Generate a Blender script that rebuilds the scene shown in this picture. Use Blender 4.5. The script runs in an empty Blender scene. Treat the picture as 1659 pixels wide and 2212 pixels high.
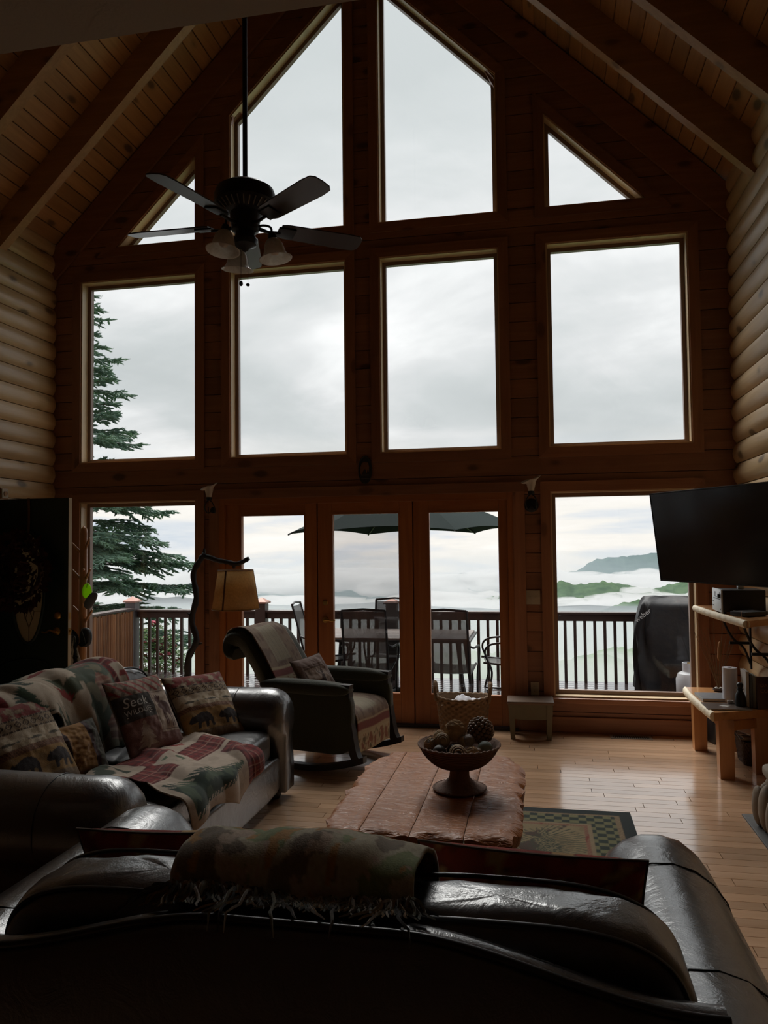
import bpy, bmesh, math, random
from mathutils import Vector, Matrix, noise

SC = bpy.context.scene
COL = SC.collection

# ---------------------------------------------------------------- camera
cam_d = bpy.data.cameras.new('camera')
cam_d.sensor_fit = 'HORIZONTAL'
cam_d.sensor_width = 36.0
cam_d.lens = 36.0 * 1671.56 / 1659.0
cam_d.clip_start = 0.05
cam_d.clip_end = 30000
cam = bpy.data.objects.new('camera', cam_d)
COL.objects.link(cam)
_yaw, _pit, _rol = math.radians(11.177), math.radians(2.4205), math.radians(-0.6289)
_f = Vector((-math.sin(_yaw) * math.cos(_pit), math.cos(_yaw) * math.cos(_pit), math.sin(_pit)))
_r = Vector((math.cos(_yaw), math.sin(_yaw), 0))
_u = _r.cross(_f)
_r2 = _r * math.cos(_rol) + _u * math.sin(_rol)
_u2 = _u * math.cos(_rol) - _r * math.sin(_rol)
cam.matrix_world = Matrix(((_r2.x, _u2.x, -_f.x, 0.0), (_r2.y, _u2.y, -_f.y, -7.0), (_r2.z, _u2.z, -_f.z, 1.65), (0, 0, 0, 1)))
SC.camera = cam

# ---------------------------------------------------------------- colour management
SC.view_settings.view_transform = 'Standard'
SC.view_settings.look = 'None'
SC.view_settings.gamma = 1.0
SC.view_settings.use_curve_mapping = False
SC.view_settings.exposure = 0.58
SC.cycles.use_denoising = True
SC.cycles.use_adaptive_sampling = True
SC.cycles.adaptive_threshold = 0.05
SC.cycles.use_light_tree = False
SC.cycles.max_bounces = 7
SC.cycles.diffuse_bounces = 4
SC.cycles.glossy_bounces = 3
SC.cycles.transmission_bounces = 4
SC.cycles.transparent_max_bounces = 16
SC.cycles.volume_bounces = 2
SC.cycles.sample_clamp_indirect = 6.0
SC.cycles.caustics_reflective = False
SC.cycles.caustics_refractive = False

# ---------------------------------------------------------------- node helper
class NT:
    def __init__(self, tree):
        self.t = tree; self.n = tree.nodes; self.l = tree.links
    def add(self, typ, **kw):
        nd = self.n.new(typ)
        for k, v in kw.items():
            if k.startswith('i_'):
                nd.inputs[k[2:].replace('_', ' ')].default_value = v
            else:
                setattr(nd, k, v)
        return nd
    def link(self, a, b): self.l.new(a, b)
    def val(self, sock, v):
        if hasattr(v, 'is_output') or isinstance(v, bpy.types.NodeSocket): self.link(v, sock)
        else: sock.default_value = v
    def math(self, op, a, b=None, c=None, clamp=False):
        nd = self.add('ShaderNodeMath', operation=op, use_clamp=clamp)
        self.val(nd.inputs[0], a)
        if b is not None: self.val(nd.inputs[1], b)
        if c is not None: self.val(nd.inputs[2], c)
        return nd.outputs[0]
    def mix(self, fac, a, b, blend='MIX'):
        nd = self.add('ShaderNodeMix', data_type='RGBA', blend_type=blend)
        self.val(nd.inputs[0], fac)
        for s, v in ((nd.inputs[6], a), (nd.inputs[7], b)):
            if isinstance(v, tuple) and len(v) == 3: v = (*v, 1)
            self.val(s, v)
        return nd.outputs[2]
    def ramp(self, fac, stops, interp='LINEAR'):
        nd = self.add('ShaderNodeValToRGB'); cr = nd.color_ramp; cr.interpolation = interp
        while len(cr.elements) > 1: cr.elements.remove(cr.elements[-1])
        for i, (p, c) in enumerate(stops):
            e = cr.elements[0] if i == 0 else cr.elements.new(p)
            e.position = p
            e.color = (*c, 1) if isinstance(c, tuple) else (c, c, c, 1)
        self.val(nd.inputs[0], fac)
        return nd.outputs[0]
    def noise(self, vec, scale, detail=3, rough=.55, dist=0.0):
        nd = self.add('ShaderNodeTexNoise')
        if vec is not None: self.link(vec, nd.inputs['Vector'])
        nd.inputs['Scale'].default_value = scale; nd.inputs['Detail'].default_value = detail
        nd.inputs['Roughness'].default_value = rough; nd.inputs['Distortion'].default_value = dist
        return nd.outputs['Fac']
    def mapping(self, vec, loc=(0, 0, 0), rot=(0, 0, 0), scale=(1, 1, 1)):
        nd = self.add('ShaderNodeMapping')
        self.link(vec, nd.inputs['Vector'])
        nd.inputs['Location'].default_value = loc; nd.inputs['Rotation'].default_value = rot; nd.inputs['Scale'].default_value = scale
        return nd.outputs[0]

# ---------------------------------------------------------------- world: an overcast sky of layered cloud
world = bpy.data.worlds.new('overcast_sky'); SC.world = world
world.use_nodes = True
w = NT(world.node_tree); w.n.clear()
out = w.add('ShaderNodeOutputWorld'); bg = w.add('ShaderNodeBackground')
tc = w.add('ShaderNodeTexCoord'); sep = w.add('ShaderNodeSeparateXYZ'); w.link(tc.outputs['Generated'], sep.inputs[0])
zc = w.math('MAXIMUM', sep.outputs[2], 0.0)
den = w.math('ADD', zc, 0.34)
px = w.math('DIVIDE', sep.outputs[0], den); py = w.math('DIVIDE', sep.outputs[1], den)
cmb = w.add('ShaderNodeCombineXYZ'); w.link(px, cmb.inputs[0]); w.link(py, cmb.inputs[1])
n1 = w.noise(w.mapping(cmb.outputs[0], loc=(3.1, .7, 0), scale=(.9, 1.15, 1)), 1.0, 5, .5, .5)
n2 = w.noise(w.mapping(cmb.outputs[0], loc=(8.3, 4.2, 2), scale=(1.4, 2.0, 1)), 1.5, 5, .55, .4)
cl = w.math('ADD', w.math('MULTIPLY', n1, .68), w.math('MULTIPLY', n2, .32))
high = w.ramp(cl, [(.40, (.53, .555, .56)), (.47, (.60, .62, .625)), (.53, (.71, .715, .72)), (.595, (.90, .895, .895))])
# the clear band of brighter, warmer cloud that lies low over the mountains
lowv = w.mapping(tc.outputs['Generated'], loc=(1.7, 2.2, .3), scale=(2.2, 2.2, 15))
n3 = w.noise(lowv, 1.6, 6, .58, .25)
low = w.ramp(n3, [(.34, (.64, .70, .78)), (.45, (.80, .81, .83)), (.54, (.96, .91, .85)), (.66, (1.05, 1.0, .95))])
fac = w.ramp(zc, [(.0, 1.0), (.05, .95), (.09, .40), (.15, 0.0)])
sky = w.mix(fac, high, low)
below = w.math('LESS_THAN', sep.outputs[2], -.09)
sky = w.mix(below, sky, (.62, .64, .65))
# overcast skies brighten towards the zenith
sc_ = w.add('ShaderNodeVectorMath', operation='SCALE'); w.link(sky, sc_.inputs[0]); w.link(w.math('MULTIPLY_ADD', zc, .38, .97), sc_.inputs['Scale']); sky = sc_.outputs[0]
w.link(sky, bg.inputs['Color']); bg.inputs['Strength'].default_value = 0.77
w.link(bg.outputs[0], out.inputs['Surface'])

# a veiled, very soft sun high over the valley, behind the cloud
sun_d = bpy.data.lights.new('veiled_sun', 'SUN'); sun_d.energy = 3.6; sun_d.angle = math.radians(48); sun_d.color = (1.0, .97, .93)
sun = bpy.data.objects.new('veiled_sun', sun_d); COL.objects.link(sun)
sun.rotation_euler = Vector((.24, -.53, -.81)).to_track_quat('-Z', 'Y').to_euler()
sun.location = (-4, 12, 12)

# ---------------------------------------------------------------- mesh helper
class MB:
    def __init__(self): self.v = []; self.f = []; self.c = None
    def quad(self, a, b, c, d):
        i = len(self.v); self.v += [tuple(a), tuple(b), tuple(c), tuple(d)]; self.f.append((i, i + 1, i + 2, i + 3)); return self
    def tri(self, a, b, c):
        i = len(self.v); self.v += [tuple(a), tuple(b), tuple(c)]; self.f.append((i, i + 1, i + 2)); return self
    def box(self, x0, x1, y0, y1, z0, z1):
        return self.hexa([(x0, y0, z0), (x1, y0, z0), (x1, y1, z0), (x0, y1, z0), (x0, y0, z1), (x1, y0, z1), (x1, y1, z1), (x0, y1, z1)])
    def hexa(self, p):
        i = len(self.v); self.v += [tuple(q) for q in p]
        for a in ((3, 2, 1, 0), (4, 5, 6, 7), (0, 1, 5, 4), (1, 2, 6, 5), (2, 3, 7, 6), (3, 0, 4, 7)): self.f.append(tuple(i + k for k in a))
        return self
    def bbox(self, x0, x1, y0, y1, z0, z1, b=.004):
        """box with chamfered edges"""
        b = min(b, (x1 - x0) * .45, (y1 - y0) * .45, (z1 - z0) * .45)
        bm = bmesh.new(); bmesh.ops.create_cube(bm, size=1)
        for vv in bm.verts: vv.co = Vector(((x0 + x1) / 2 + vv.co.x * (x1 - x0), (y0 + y1) / 2 + vv.co.y * (y1 - y0), (z0 + z1) / 2 + vv.co.z * (z1 - z0)))
        bmesh.ops.bevel(bm, geom=bm.edges[:], offset=b, segments=2, affect='EDGES', profile=.6)
        return self.frombm(bm)
    def frombm(self, bm, mtx=None):
        i = len(self.v); bm.verts.index_update()
        for vv in bm.verts: self.v.append(tuple(mtx @ vv.co if mtx else vv.co))
        for ff in bm.faces: self.f.append(tuple(i + q.index for q in ff.verts))
        bm.free(); return self
    def obox(self, c, ax, ay, az, b=0):
        """oriented box: centre and three half-axis vectors"""
        c, ax, ay, az = map(Vector, (c, ax, ay, az))
        if b <= 0:
            return self.hexa([c + sx * ax + sy * ay + sz * az for sz in (-1, 1) for sx, sy in ((-1, -1), (1, -1), (1, 1), (-1, 1))])
        m = MB().bbox(-ax.length, ax.length, -ay.length, ay.length, -az.length, az.length, b)
        M = Matrix((ax.normalized(), ay.normalized(), az.normalized())).transposed()
        i = len(self.v); self.v += [tuple(c + M @ Vector(q)) for q in m.v]; self.f += [tuple(i + k for k in q) for q in m.f]
        return self
    def beam(self, p, q, w, h, up=(0, 0, 1), b=0):
        p, q = Vector(p), Vector(q); d = (q - p); L = d.length / 2; d.normalize()
        s = d.cross(Vector(up))
        if s.length < 1e-4: s = d.cross(Vector((1, 0, 0)))
        s.normalize(); t = s.cross(d)
        return self.obox((p + q) / 2, d * L, s * w / 2, t * h / 2, b)
    def tube(self, pts, r, n=8, cap=True, closed=False):
        pts = [Vector(p) for p in pts]; m = len(pts)
        rr = list(r) if hasattr(r, '__len__') else [r] * m
        i0 = len(self.v); prev = None
        for k in range(m):
            if closed: d = pts[(k + 1) % m] - pts[k - 1]
            else: d = pts[min(k + 1, m - 1)] - pts[max(k - 1, 0)]
            if d.length < 1e-9: d = Vector((0, 0, 1))
            d.normalize()
            if prev is None:
                s = d.cross(Vector((0, 0, 1)))
                if s.length < 1e-3: s = d.cross(Vector((1, 0, 0)))
            else: s = prev - d * prev.dot(d)
            if s.length < 1e-6: s = d.orthogonal()
            s.normalize(); prev = s; t = d.cross(s)
            for j in range(n):
                a = 2 * math.pi * j / n
                self.v.append(tuple(pts[k] + (s * math.cos(a) + t * math.sin(a)) * rr[k]))
        for k in range(m if closed else m - 1):
            for j in range(n):
                a, b = i0 + k * n + j, i0 + k * n + (j + 1) % n
                k2 = (k + 1) % m
                c, d_ = i0 + k2 * n + (j + 1) % n, i0 + k2 * n + j
                self.f.append((a, b, c, d_))
        if cap and not closed:
            self.f.append(tuple(i0 + j for j in reversed(range(n))))
            self.f.append(tuple(i0 + (m - 1) * n + j for j in range(n)))
        return self
    def lathe(self, prof, c=(0, 0, 0), n=24, axis=None, jitter=0, rng=None):
        """profile of (radius, height) turned about the vertical (or axis)"""
        c = Vector(c); i0 = len(self.v); m = len(prof)
        Mx = Vector(axis).to_track_quat('Z', 'Y').to_matrix() if axis else None
        for (r, h) in prof:
            for j in range(n):
                a = 2 * math.pi * j / n
                rj = r + (rng.uniform(-jitter, jitter) if rng else 0)
                p = Vector((rj * math.cos(a), rj * math.sin(a), h))
                self.v.append(tuple(c + (Mx @ p if Mx else p)))
        for k in range(m - 1):
            for j in range(n):
                self.f.append((i0 + k * n + j, i0 + k * n + (j + 1) % n, i0 + (k + 1) * n + (j + 1) % n, i0 + (k + 1) * n + j))
        if prof[0][0] > 1e-5: self.f.append(tuple(i0 + j for j in reversed(range(n))))
        if prof[-1][0] > 1e-5: self.f.append(tuple(i0 + (m - 1) * n + j for j in range(n)))
        return self
    def grid(self, fn, nu, nv, closeu=False, closev=False, col=None):
        i0 = len(self.v)
        mu, mv = (nu if closeu else nu + 1), (nv if closev else nv + 1)
        if col is not None and self.c is None: self.c = [(1, 1, 1, 1)] * i0
        for a in range(mu):
            for b in range(mv):
                u, v_ = a / nu, b / nv
                self.v.append(tuple(fn(u, v_)))
                if self.c is not None: self.c.append((*col(u, v_), 1) if col else (1, 1, 1, 1))
        for a in range(nu):
            for b in range(nv):
                a2, b2 = (a + 1) % mu, (b + 1) % mv
                self.f.append((i0 + a * mv + b, i0 + a2 * mv + b, i0 + a2 * mv + b2, i0 + a * mv + b2))
        return self
    def prism(self, poly, lo, hi, axis='z'):
        """polygon (2-D) extruded along an axis between lo and hi"""
        def P(a, b, h):
            return {'z': (a, b, h), 'y': (a, h, b), 'x': (h, a, b)}[axis]
        i = len(self.v); n = len(poly)
        self.v += [P(a, b, lo) for a, b in poly] + [P(a, b, hi) for a, b in poly]
        area = sum(poly[k][0] * poly[(k + 1) % n][1] - poly[(k + 1) % n][0] * poly[k][1] for k in range(n))
        flip = (area > 0) != (axis in 'zx')
        fs = [tuple(i + n + k for k in range(n)), tuple(i + k for k in reversed(range(n)))] + [(i + k, i + (k + 1) % n, i + n + (k + 1) % n, i + n + k) for k in range(n)]
        self.f += [tuple(reversed(q)) for q in fs] if flip else fs
        return self
    def ball(self, c, r, nu=16, nv=10, sc=(1, 1, 1), fn=None):
        c = Vector(c)
        def g(u, v_):
            a, b = 2 * math.pi * u, math.pi * (v_ - .5)
            d = Vector((math.cos(b) * math.cos(a), math.cos(b) * math.sin(a), math.sin(b)))
            k = r * (fn(d) if fn else 1)
            return c + Vector((d.x * sc[0], d.y * sc[1], d.z * sc[2])) * k
        return self.grid(g, nu, nv, closeu=True)
    def xf(self, M, start=0):
        self.v[start:] = [tuple(M @ Vector(q)) for q in self.v[start:]]; return self
    def join(self, o):
        i = len(self.v); self.v += o.v; self.f += [tuple(i + k for k in q) for q in o.f]; return self
    def mesh(self, name, mat=None, smooth=None):
        me = bpy.data.meshes.new(name); me.from_pydata(self.v, [], self.f)
        if mat: me.materials.append(mat)
        if smooth is not None:
            me.polygons.foreach_set('use_smooth', [True] * len(me.polygons))
            if smooth < 170: me.set_sharp_from_angle(angle=math.radians(smooth))
        if self.c is not None and len(self.c) == len(self.v):
            at = me.color_attributes.new('weave', 'FLOAT_COLOR', 'POINT')
            at.data.foreach_set('color', [x for q in self.c for x in q])
        me.update(); return me
    def build(self, name, mat=None, parent=None, smooth=None, label=None, cat=None, group=None, kind=None):
        o = bpy.data.objects.new(name, self.mesh(name, mat, smooth)); COL.objects.link(o)
        if parent is not None: o.parent = parent
        return tag(o, label, cat, group, kind)

def tag(o, label=None, cat=None, group=None, kind=None):
    if label: o['label'] = label
    if cat: o['category'] = cat
    if group: o['group'] = group
    if kind: o['kind'] = kind
    return o
def thing(name, label, cat, loc=(0, 0, 0), rz=0.0, group=None, kind=None):
    o = bpy.data.objects.new(name, None); COL.objects.link(o)
    o.empty_display_size = .05
    o.location = loc; o.rotation_euler = (0, 0, rz)
    return tag(o, label, cat, group, kind)
def copy_tree(o, parent=None):
    c = o.copy(); COL.objects.link(c); c.parent = parent
    for ch in [q for q in bpy.data.objects if q.parent == o]: copy_tree(ch, c)
    return c
def obj(name, me, parent=None, loc=None):
    o = bpy.data.objects.new(name, me); COL.objects.link(o)
    if parent is not None: o.parent = parent
    if loc: o.location = loc
    return o
def text_mesh(s, size=1.0, depth=0.0, align='CENTER', spacing=1.0, shear=0.0):
    """flat lettering in the XY plane, from the built-in font, as an MB"""
    cu = bpy.data.curves.new('lettering', 'FONT'); cu.body = s; cu.size = size; cu.align_x = align; cu.align_y = 'CENTER'
    cu.extrude = depth; cu.space_character = spacing; cu.shear = shear; cu.resolution_u = 3
    o = bpy.data.objects.new('lettering', cu); COL.objects.link(o)
    dg = bpy.context.evaluated_depsgraph_get(); me = o.evaluated_get(dg).to_mesh()
    m = MB(); m.v = [tuple(q.co) for q in me.vertices]; m.f = [tuple(p.vertices) for p in me.polygons]
    o.evaluated_get(dg).to_mesh_clear(); bpy.data.objects.remove(o); bpy.data.curves.remove(cu)
    return m
def bez(pts, n=8):
    """Catmull-Rom through points"""
    P = [Vector(p) for p in pts]; P = [P[0] * 2 - P[1]] + P + [P[-1] * 2 - P[-2]]; out = []
    for i in range(1, len(P) - 2):
        for k in range(n):
            t = k / n; a, b, c, d = P[i - 1], P[i], P[i + 1], P[i + 2]
            out.append(.5 * ((2 * b) + (c - a) * t + (2 * a - 5 * b + 4 * c - d) * t * t + (3 * b - a - 3 * c + d) * t ** 3))
    out.append(P[-2]); return out
def sstep(a, b, x):
    t = max(0, min(1, (x - a) / (b - a))); return t * t * (3 - 2 * t)
def lerp(a, b, t): return a + (b - a) * t

# ---------------------------------------------------------------- materials
MATS = {}
def mat_plain(name, col, rough=.5, metal=0.0, spec=.5, bump=0, bscale=50, coat=0, sheen=0, trans=0, vary=0):
    m = bpy.data.materials.new(name); m.use_nodes = True; t = NT(m.node_tree); p = t.n['Principled BSDF']
    p.inputs['Base Color'].default_value = (*col, 1); p.inputs['Roughness'].default_value = rough
    p.inputs['Metallic'].default_value = metal; p.inputs['Specular IOR Level'].default_value = spec
    p.inputs['Coat Weight'].default_value = coat; p.inputs['Sheen Weight'].default_value = sheen
    p.inputs['Transmission Weight'].default_value = trans
    tcn = t.add('ShaderNodeTexCoord')
    if vary:
        nz = t.noise(tcn.outputs['Object'], bscale * .35, 4)
        c = t.mix(nz, tuple(x * (1 - vary) for x in col), tuple(min(1, x * (1 + vary)) for x in col)); t.link(c, p.inputs['Base Color'])
    if bump:
        nz = t.noise(tcn.outputs['Object'], bscale, 5)
        b = t.add('ShaderNodeBump'); b.inputs['Strength'].default_value = bump; b.inputs['Distance'].default_value = .01
        t.link(nz, b.inputs['Height']); t.link(b.outputs[0], p.inputs['Normal'])
    MATS[name] = m; return m

def mat_wood(name, c1, c2, axis='x', rough=.4, knots=.5, grain=1.0, coat=0.0, knotc=None, bump=.15, vary=.35, spec=.5, across=16.):
    """pine: stretched grain, growth bands, scattered knots, a shade of its own for each board"""
    m = bpy.data.materials.new(name); m.use_nodes = True; t = NT(m.node_tree); p = t.n['Principled BSDF']
    tcn = t.add('ShaderNodeTexCoord'); oi = t.add('ShaderNodeObjectInfo')
    vadd = t.add('ShaderNodeVectorMath', operation='ADD'); t.link(tcn.outputs['Object'], vadd.inputs[0])
    sc = t.add('ShaderNodeVectorMath', operation='SCALE'); sc.inputs[0].default_value = (13.7, 7.9, 5.3); t.link(oi.outputs['Random'], sc.inputs['Scale'])
    t.link(sc.outputs[0], vadd.inputs[1]); V = vadd.outputs[0]
    k = {'x': 0, 'y': 1, 'z': 2}[axis]
    s = [across * grain] * 3; s[k] = 1.1 * grain
    n1 = t.noise(t.mapping(V, scale=tuple(s)), 1.0, 5, .6, .6)
    s2 = [60.0 * grain] * 3; s2[k] = 2.0
    n2 = t.noise(t.mapping(V, scale=tuple(s2)), 1.0, 3, .5)
    f = t.math('ADD', t.math('MULTIPLY', n1, .75), t.math('MULTIPLY', n2, .25))
    c = t.ramp(f, [(.3, c2), (.52, tuple((a + b) / 2 for a, b in zip(c1, c2))), (.7, c1)])
    if knots:
        s3 = [4.6] * 3; s3[k] = 2.2
        vo = t.add('ShaderNodeTexVoronoi'); vo.inputs['Scale'].default_value = 1.0; vo.inputs['Randomness'].default_value = 1
        t.link(t.mapping(V, scale=tuple(s3)), vo.inputs['Vector'])
        wob = t.math('ADD', vo.outputs['Distance'], t.math('MULTIPLY', t.math('SUBTRACT', n1, .5), .08))
        kf = t.ramp(wob, [(.10, 1.0), (.135, .8), (.17, .25), (.23, 0.0)])
        kc = knotc or tuple(x * .22 for x in c2)
        c = t.mix(t.math('MULTIPLY', kf, knots), c, kc)
    hv = t.add('ShaderNodeHueSaturation'); t.link(c, hv.inputs['Color'])
    t.link(t.math('MULTIPLY_ADD', oi.outputs['Random'], vary, 1 - vary / 2), hv.inputs['Value'])
    t.link(hv.outputs[0], p.inputs['Base Color'])
    t.link(t.math('MULTIPLY_ADD', n1, .12, rough - .06), p.inputs['Roughness'])
    p.inputs['Coat Weight'].default_value = coat; p.inputs['Coat Roughness'].default_value = .12; p.inputs['Coat IOR'].default_value = 1.6; p.inputs['Specular IOR Level'].default_value = spec
    if bump:
        b = t.add('ShaderNodeBump'); b.inputs['Strength'].default_value = bump; b.inputs['Distance'].default_value = .004
        t.link(f, b.inputs['Height']); t.link(b.outputs[0], p.inputs['Normal'])
    MATS[name] = m; return m

mat_wood('pine_wall', (.36, .165, .085), (.235, .098, .050), 'x', .42, .8)
mat_wood('pine_wall_v', (.33, .150, .085), (.215, .090, .052), 'z', .42, .7)
mat_wood('pine_trim', (.36, .165, .085), (.24, .10, .052), 'x', .38, .5)
mat_wood('pine_trim_v', (.36, .165, .085), (.24, .10, .052), 'z', .38, .5)
mat_wood('log_y', (.60, .42, .225), (.45, .29, .14), 'y', .40, .8, spec=.55, vary=.22)
mat_wood('ceiling_pine', (.48, .25, .10), (.33, .16, .058), 'y', .45, .85, vary=.35)
mat_wood('rafter_pine', (.44, .235, .10), (.31, .15, .058), 'x', .5, .6, vary=.2)
mat_wood('floor_maple', (.62, .40, .25), (.50, .305, .18), 'x', .24, .12, vary=.3, bump=.03, across=10., coat=1.0, spec=.5)
mat_wood('door_pine', (.42, .16, .05), (.30, .10, .03), 'z', .36, .15, vary=.12)
mat_wood('door_pine_h', (.42, .16, .05), (.30, .10, .03), 'x', .36, .15, vary=.12)
mat_wood('jamb_light', (.72, .56, .36), (.60, .44, .26), 'z', .35, .2, vary=.1)
mat_plain('drywall', (.62, .58, .54), .9, bump=.1, bscale=120)
mat_plain('sash_brown', (.22, .13, .09), .4)
mat_plain('dark_gap', (.02, .012, .008), .9)

def mat_glass(name, tint=(.97, .98, .98), refl=.9, smear=0.0):
    m = bpy.data.materials.new(name); m.use_nodes = True; t = NT(m.node_tree); t.n.clear()
    o = t.add('ShaderNodeOutputMaterial'); tr = t.add('ShaderNodeBsdfTransparent'); tr.inputs[0].default_value = (*tint, 1)
    gl = t.add('ShaderNodeBsdfGlossy'); gl.inputs['Roughness'].default_value = .02; gl.inputs['Color'].default_value = (refl, refl, refl, 1)
    fr = t.add('ShaderNodeFresnel'); fr.inputs['IOR'].default_value = 1.5
    mx = t.add('ShaderNodeMixShader'); ge = t.add('ShaderNodeNewGeometry'); t.link(t.math('MULTIPLY', fr.outputs[0], t.math('SUBTRACT', 1.0, ge.outputs['Backfacing'])), mx.inputs[0]); t.link(tr.outputs[0], mx.inputs[1]); t.link(gl.outputs[0], mx.inputs[2])
    t.link(mx.outputs[0], o.inputs[0]); MATS[name] = m; return m
mat_glass('pane_glass'); mat_glass('screened_glass', (.80, .80, .80))
# ================================================================ ROOM SHELL
RX, LX = 1.685, -4.805          # inner faces of the side walls
RIDGE, CEIL = -1.55, 7.95      # ridge line x, ceiling apex z (12-in-12 pitch)
BACK = -10.2
rng = random.Random(7)
def zceil(x): return CEIL - abs(x - RIDGE)

# ---- openings of the window wall (y = 0), x0, x1, z0, z1
OPEN = [(-4.48, -3.24, .30, 2.105), (-4.48, -3.24, 2.496, 4.335), (-2.885, -1.727, 2.496, 4.335), (-1.405, -.30, 2.496, 4.335),
        (.12, 1.325, 2.496, 4.335), (.12, 1.325, .30, 2.105), (-3.0, -.205, 0.0, 2.11)]
SLOPE = 7.2                    # head of the raking windows: z = SLOPE - |x - RIDGE|
RAKE = [(-4.09, -3.24), (-2.885, -1.727), (-1.405, -.30), (.12, .99)]
B1 = 4.661
wall_far = thing('wall_far', None, None, kind='structure')
def open_x(z):
    """open x-intervals of the wall at height z, as functions of z for raking heads"""
    iv = []
    for x0, x1, z0, z1 in OPEN:
        if z0 < z < z1: iv.append((x0, x1, x0, x1))
    return iv
def wall_row(za, zb):
    """solid pieces of one board course between za and zb: list of (xa_bot, xa_top, xb_bot, xb_top)"""
    zm = (za + zb) / 2
    lo = [max(LX, RIDGE - (CEIL - z)) for z in (za, zb)]; hi = [min(RX, RIDGE + (CEIL - z)) for z in (za, zb)]
    cuts = [((x0, x0), (x1, x1)) for x0, x1, _, _ in open_x(zm)]
    if zm > B1:
        for x0, x1 in RAKE:
            mid = (x0 + x1) / 2
            a, b = [], []
            for z in (za, zb):
                h = SLOPE - z
                if mid < RIDGE: a.append(max(x0, RIDGE - h)); b.append(x1)
                else: a.append(x0); b.append(min(x1, RIDGE + h))
            if b[0] - a[0] > .002: cuts.append(((a[0], min(a[1], b[1])), (b[0], max(a[1], b[1]))))
    cuts.sort(key=lambda c: c[0][0]); out = []; cur = tuple(lo)
    for a, b in cuts:
        if a[0] - cur[0] > .004 or a[1] - cur[1] > .004: out.append((cur[0], cur[1], a[0], a[1]))
        cur = b
    if hi[0] - cur[0] > .004: out.append((cur[0], cur[1], hi[0], max(hi[1], cur[1])))
    return out
zs = [0.0]
while zs[-1] < CEIL - .2: zs.append(zs[-1] + .1735)
edges = sorted({z for o in OPEN for z in o[2:]} | {B1})
g = .003
for za, zb in zip(zs, zs[1:]):
    cut = [za] + [e for e in edges if za + .01 < e < zb - .01] + [zb]
    for a, b in zip(cut, cut[1:]):
        ga = g if a == za else 0; gb = g if b == zb else 0
        for xa0, xa1, xb0, xb1 in wall_row(a, b):
            m = MB(); bv = .006
            # face at y=0 with a small V-groove top and bottom, body back to y=.05
            ya, yb = 0.0, .05
            m.hexa([(xa0, ya + bv * (ga > 0), a + ga), (xb0, ya + bv * (ga > 0), a + ga), (xb0, yb, a + ga), (xa0, yb, a + ga),
                    (xa1, ya + bv * (gb > 0), b - gb), (xb1, ya + bv * (gb > 0), b - gb), (xb1, yb, b - gb), (xa1, yb, b - gb)])
            m.build('plank', MATS['pine_wall'], wall_far)
# carcass behind the planks (dark, fills the joints, carries the reveals)
def ring_poly(m, outer, y0, y1):
    m.prism(outer, y0, y1, 'y')
core = MB()
for za, zb in zip([0] + edges, edges + [CEIL]):
    n = 1 if zb <= B1 + .001 and za < B1 - .001 else 14
    for i in range(n):
        a, b = lerp(za, zb, i / n), lerp(za, zb, (i + 1) / n)
        for xa0, xa1, xb0, xb1 in wall_row(a + 1e-4, b - 1e-4):
            core.hexa([(xa0, .05, a), (xb0, .05, a), (xb0, .17, a), (xa0, .17, a), (xa1, .05, b), (xb1, .05, b), (xb1, .17, b), (xa1, .17, b)])
core.box(RX, RX + .12, 0, .17, -.1, 5.0); core.box(LX - .12, LX, 0, .17, -.1, 5.0)
core.build('carcass', MATS['pine_wall'], wall_far)

# ---- windows: lining boards (jambs), a brown sash, one pane, and flat casing on the room side
def rect_frame(m, x0, x1, z0, z1, w, y0, y1):
    m.box(x0, x0 + w, y0, y1, z0, z1); m.box(x1 - w, x1, y0, y1, z0, z1)
    m.box(x0 + w, x1 - w, y0, y1, z0, z0 + w); m.box(x0 + w, x1 - w, y0, y1, z1 - w, z1)
def poly_frame(m, poly, w, y0, y1, inset=True):
    """frame of constant width inside a convex polygon (x,z)"""
    inn = inset_poly(poly, w); n = len(poly)
    for k in range(n):
        a, b, c, d = poly[k], poly[(k + 1) % n], inn[(k + 1) % n], inn[k]
        m.hexa([(a[0], y0, a[1]), (b[0], y0, b[1]), (c[0], y0, c[1]), (d[0], y0, d[1]), (a[0], y1, a[1]), (b[0], y1, b[1]), (c[0], y1, c[1]), (d[0], y1, d[1])])
    return inn
def inset_poly(poly, w):
    n = len(poly); cx = sum(p[0] for p in poly) / n; cz = sum(p[1] for p in poly) / n; L = []
    for k in range(n):
        a, b = Vector(poly[k]), Vector(poly[(k + 1) % n]); d = (b - a).normalized(); nr = Vector((-d.y, d.x))
        if nr.dot(Vector((cx, cz)) - a) < 0: nr = -nr
        L.append((a + nr * w, d))
    out = []
    for k in range(n):
        p, d = L[k - 1]; q, e = L[k]
        det = d.x * (-e.y) + e.x * d.y
        t = ((q.x - p.x) * (-e.y) + e.x * (q.y - p.y)) / det
        out.append((p.x + t * d.x, p.y + t * d.y))
    return out
wn = 0
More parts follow.
